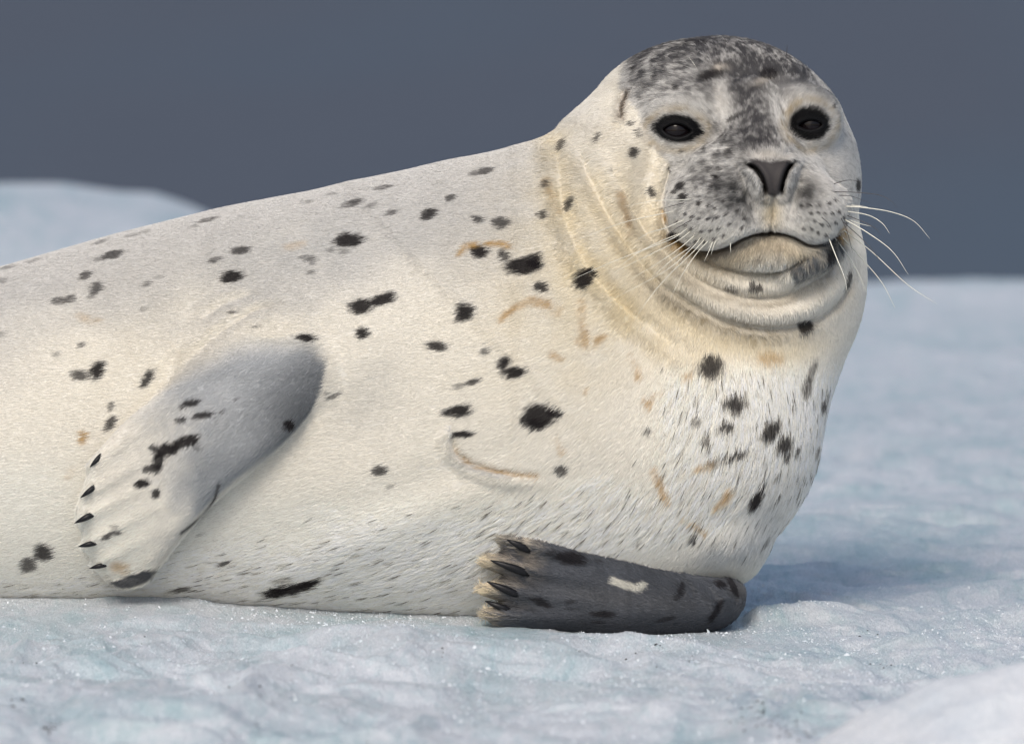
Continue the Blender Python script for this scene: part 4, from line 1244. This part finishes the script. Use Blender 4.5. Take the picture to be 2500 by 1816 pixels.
    c_, n_, t_, q_, wet_, L_, fm_, root, oa, X, Y, sl_ = [a[keep] for a in (c_, n_, t_, q_, wet_, L_, fm_, root, oa, X, Y, sl_)]
    M = len(root)
    L_ = L_ * rng.uniform(0.7, 1.25, M)
    L_ = np.where(sl_, L_ * 1.55, L_)
    tilt = (0.11 + 0.07 * wet_ + 0.07 * fm_) * rng.uniform(0.6, 1.4, M)
    pull = -oa * (0.85 * wet_)
    wob = rng.normal(0, 0.05, M) * (1 - 0.6 * wet_)
    ss = np.array((0.0, 0.4, 0.75, 1.0))
    pts = np.empty((M, 4, 3), np.float64)
    for k, s_ in enumerate(ss):
        hgt = L_ * tilt * (s_ * 1.35 - 0.75 * s_ * s_) - 0.7 * (s_ == 0)
        pts[:, k] = root + t_ * (L_ * s_)[:, None] + n_ * hgt[:, None] + q_ * (pull * s_ ** 1.5 + wob * L_ * s_)[:, None]
    rag = rng.normal(0, 0.10, M)
    col = np.empty((M, 3))
    for a in range(0, M, 120000):
        b = min(M, a + 120000)
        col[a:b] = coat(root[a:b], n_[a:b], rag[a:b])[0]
    col *= rng.uniform(0.95, 1.12, (M, 1))
    col *= (1 + 0.13 * wet_)[:, None]  # damp fur lightened, its sheen painted into the strand colour
    col *= (1 + rep(chinm)[keep] * (rep(rng.normal(0, 0.22, n_clump))[keep] - 0.10))[:, None]
    col *= (1 + wet_ * rep(rng.normal(0, 0.09, n_clump))[keep])[:, None]
    col = np.where(sl_[:, None], col * np.array((0.22, 0.205, 0.19)), col)
    col = np.clip(col, 0.003, 0.92)
    cu = bpy.data.hair_curves.new("fur")
    cu.add_curves([4] * M)
    cu.attributes["position"].data.foreach_set("vector", to_world(pts.reshape(-1, 3)).astype(np.float32).ravel())
    ra = cu.attributes.get("radius") or cu.attributes.new("radius", 'FLOAT', 'POINT')
    base = np.where(sl_, 0.20, 0.34 - 0.05 * fm_ + 0.04 * wet_) * S
    ra.data.foreach_set("value", (base[:, None] * np.array((1.0, 0.95, 0.7, 0.25))[None]).astype(np.float32).ravel())
    ca = cu.attributes.new("coat", 'FLOAT_COLOR', 'CURVE')
    ca.data.foreach_set("color", np.concatenate([col, np.ones((M, 1))], 1).astype(np.float32).ravel())
    cu.materials.append(m_fur())
    o = bpy.data.objects.new("fur", cu)
    COL.objects.link(o)
    o.parent = body
    o["kind"] = "stuff"
    return M

def sdf_keep(root):
    """keep roots that really sit on the coat (folds and flipper edges bend away from the clump's plane)"""
    out = np.empty(len(root), bool)
    for a in range(0, len(root), 150000):
        d = sdf(root[a:a + 150000])
        out[a:a + 150000] = np.abs(d) < 2.2
    return out

n3v = fbm(VERTS / 110, 3, seed=3)
Xv, Yv = seen(VERTS)
under = 0.84 - 0.12 * wetness(Xv, Yv, n3v)
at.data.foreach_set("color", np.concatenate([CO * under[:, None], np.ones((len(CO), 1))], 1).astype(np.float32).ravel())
build_fur(120000, 8)

# ------------------------------------------------------------------ grit on the ice
def grit():
    r = np.random.default_rng(5)
    spots = [(110, 1610, 22, 26), (40, 1560, 30, 8), (60, 1480, 40, 6), (570, 1608, 12, 5), (1460, 1430, 10, 5), (1700, 1590, 60, 40), (1650, 1560, 45, 10), (1760, 1620, 40, 25), (1880, 1560, 35, 14), (1950, 1480, 25, 7),
             (1990, 1640, 30, 8), (540, 1520, 40, 8), (660, 1490, 30, 6), (310, 1420, 30, 3), (1500, 1460, 60, 4), (2140, 1510, 30, 6), (780, 1620, 60, 5), (1900, 1400, 60, 6), (980, 1440, 30, 3), (1330, 1480, 90, 5)]
    vs, fs = [], []
    for (px, py, sp, n) in spots:
        for k in range(n):
            X, Y = px + r.normal() * sp * 0.6, py + abs(sp) * r.normal() * 0.22
            # where the line of sight to that measured place meets the floe
            a = (X - CX) * S; v = (CY - Y) * S
            o = np.array(cam.location)
            tgt = np.array((a, v * math.sin(PITCH), ZC + v * math.cos(PITCH)))
            d = tgt - o
            t = -(o[2] + 0.003) / d[2]
            for _ in range(6):
                p = o + d * t
                t += (p[2] - ice_h(p[:1], p[1:2])[0]) / -d[2] * 0.7
            p = o + d * t
            if p[1] > 0.3 or p[1] < -1.75: continue
            p[2] = ice_h(p[:1], p[1:2])[0]
            q = r.uniform(0.0006, 0.0018) * (1.5 if r.random() < 0.12 else 1)
            b = len(vs)
            base = np.array([(1, 0, 0), (-1, 0, 0), (0, 1, 0), (0, -1, 0), (0, 0, 1), (0, 0, -1)]) * q * r.uniform(0.6, 1.4, (6, 1))
            vs += list(p + base)
            for f in ((0, 2, 4), (2, 1, 4), (1, 3, 4), (3, 0, 4), (2, 0, 5), (1, 2, 5), (3, 1, 5), (0, 3, 5)):
                fs.append(tuple(b + i for i in f))
    o = mesh_obj("grit", np.array(vs), fs, m_plain("dark_grit", (0.03, 0.03, 0.032), 0.8, 0.2), smooth=False)
    o["kind"] = "stuff"
    o["label"] = "scattered dark grit specks frozen on the ice"
    o["category"] = "grit"
grit()

def grains(n):
    """coarse ice crystals lying on the melting surface"""
    r = np.random.default_rng(12)
    X = r.uniform(-0.72, 0.74, n); Y = -1.55 + 1.95 * r.random(n) ** 0.8
    P = np.stack([X, Y, 0 * X], 1).astype(np.float32)
    k = fbm(P * np.array((7, 3, 1), np.float32), 3, seed=81) + r.normal(0, 0.25, n) > -0.05
    X, Y = X[k], Y[k]
    n = len(X)
    Z = ice_h(X, Y)
    base = np.array([(1, 0, 0), (-0.5, 0.87, 0), (-0.5, -0.87, 0), (0, 0, 0.75), (0, 0, -0.8)])
    a = r.uniform(0, 6.28, n)
    q = r.gamma(2.0, 0.00030, n) + 0.0004
    v = base[None] * q[:, None, None] * r.uniform(0.5, 1.5, (n, 5, 1))
    v[..., 2] += v[..., 0] * r.normal(0, 0.5, n)[:, None]
    c, s = np.cos(a)[:, None], np.sin(a)[:, None]
    w = np.stack([v[..., 0] * c - v[..., 1] * s + X[:, None], v[..., 0] * s + v[..., 1] * c + Y[:, None], v[..., 2] + Z[:, None] - 0.0001], -1)
    F = np.array([(0, 1, 3), (1, 2, 3), (2, 0, 3), (1, 0, 4), (2, 1, 4), (0, 2, 4)])
    F = (F[None] + 5 * np.arange(n)[:, None, None]).reshape(-1, 3)
    m, nn, l, b = mat("ice_crystal")
    g_ = nn.new("ShaderNodeNewGeometry")
    rp = nn.new("ShaderNodeValToRGB")
    rp.color_ramp.elements[0].color = (0.55, 0.62, 0.67, 1); rp.color_ramp.elements[1].color = (0.76, 0.79, 0.83, 1)
    l.new(g_.outputs["Random Per Island"], rp.inputs[0]); l.new(rp.outputs[0], b.inputs["Base Color"])
    b.inputs["Roughness"].default_value = 0.3
    b.inputs["IOR"].default_value = 1.31
    o = mesh_obj("ice_grain", w.reshape(-1, 3), F, m, smooth=False)
    o["kind"] = "stuff"
    o["label"] = "coarse ice crystals covering the melting floe"
    o["category"] = "ice"
grains(45000)
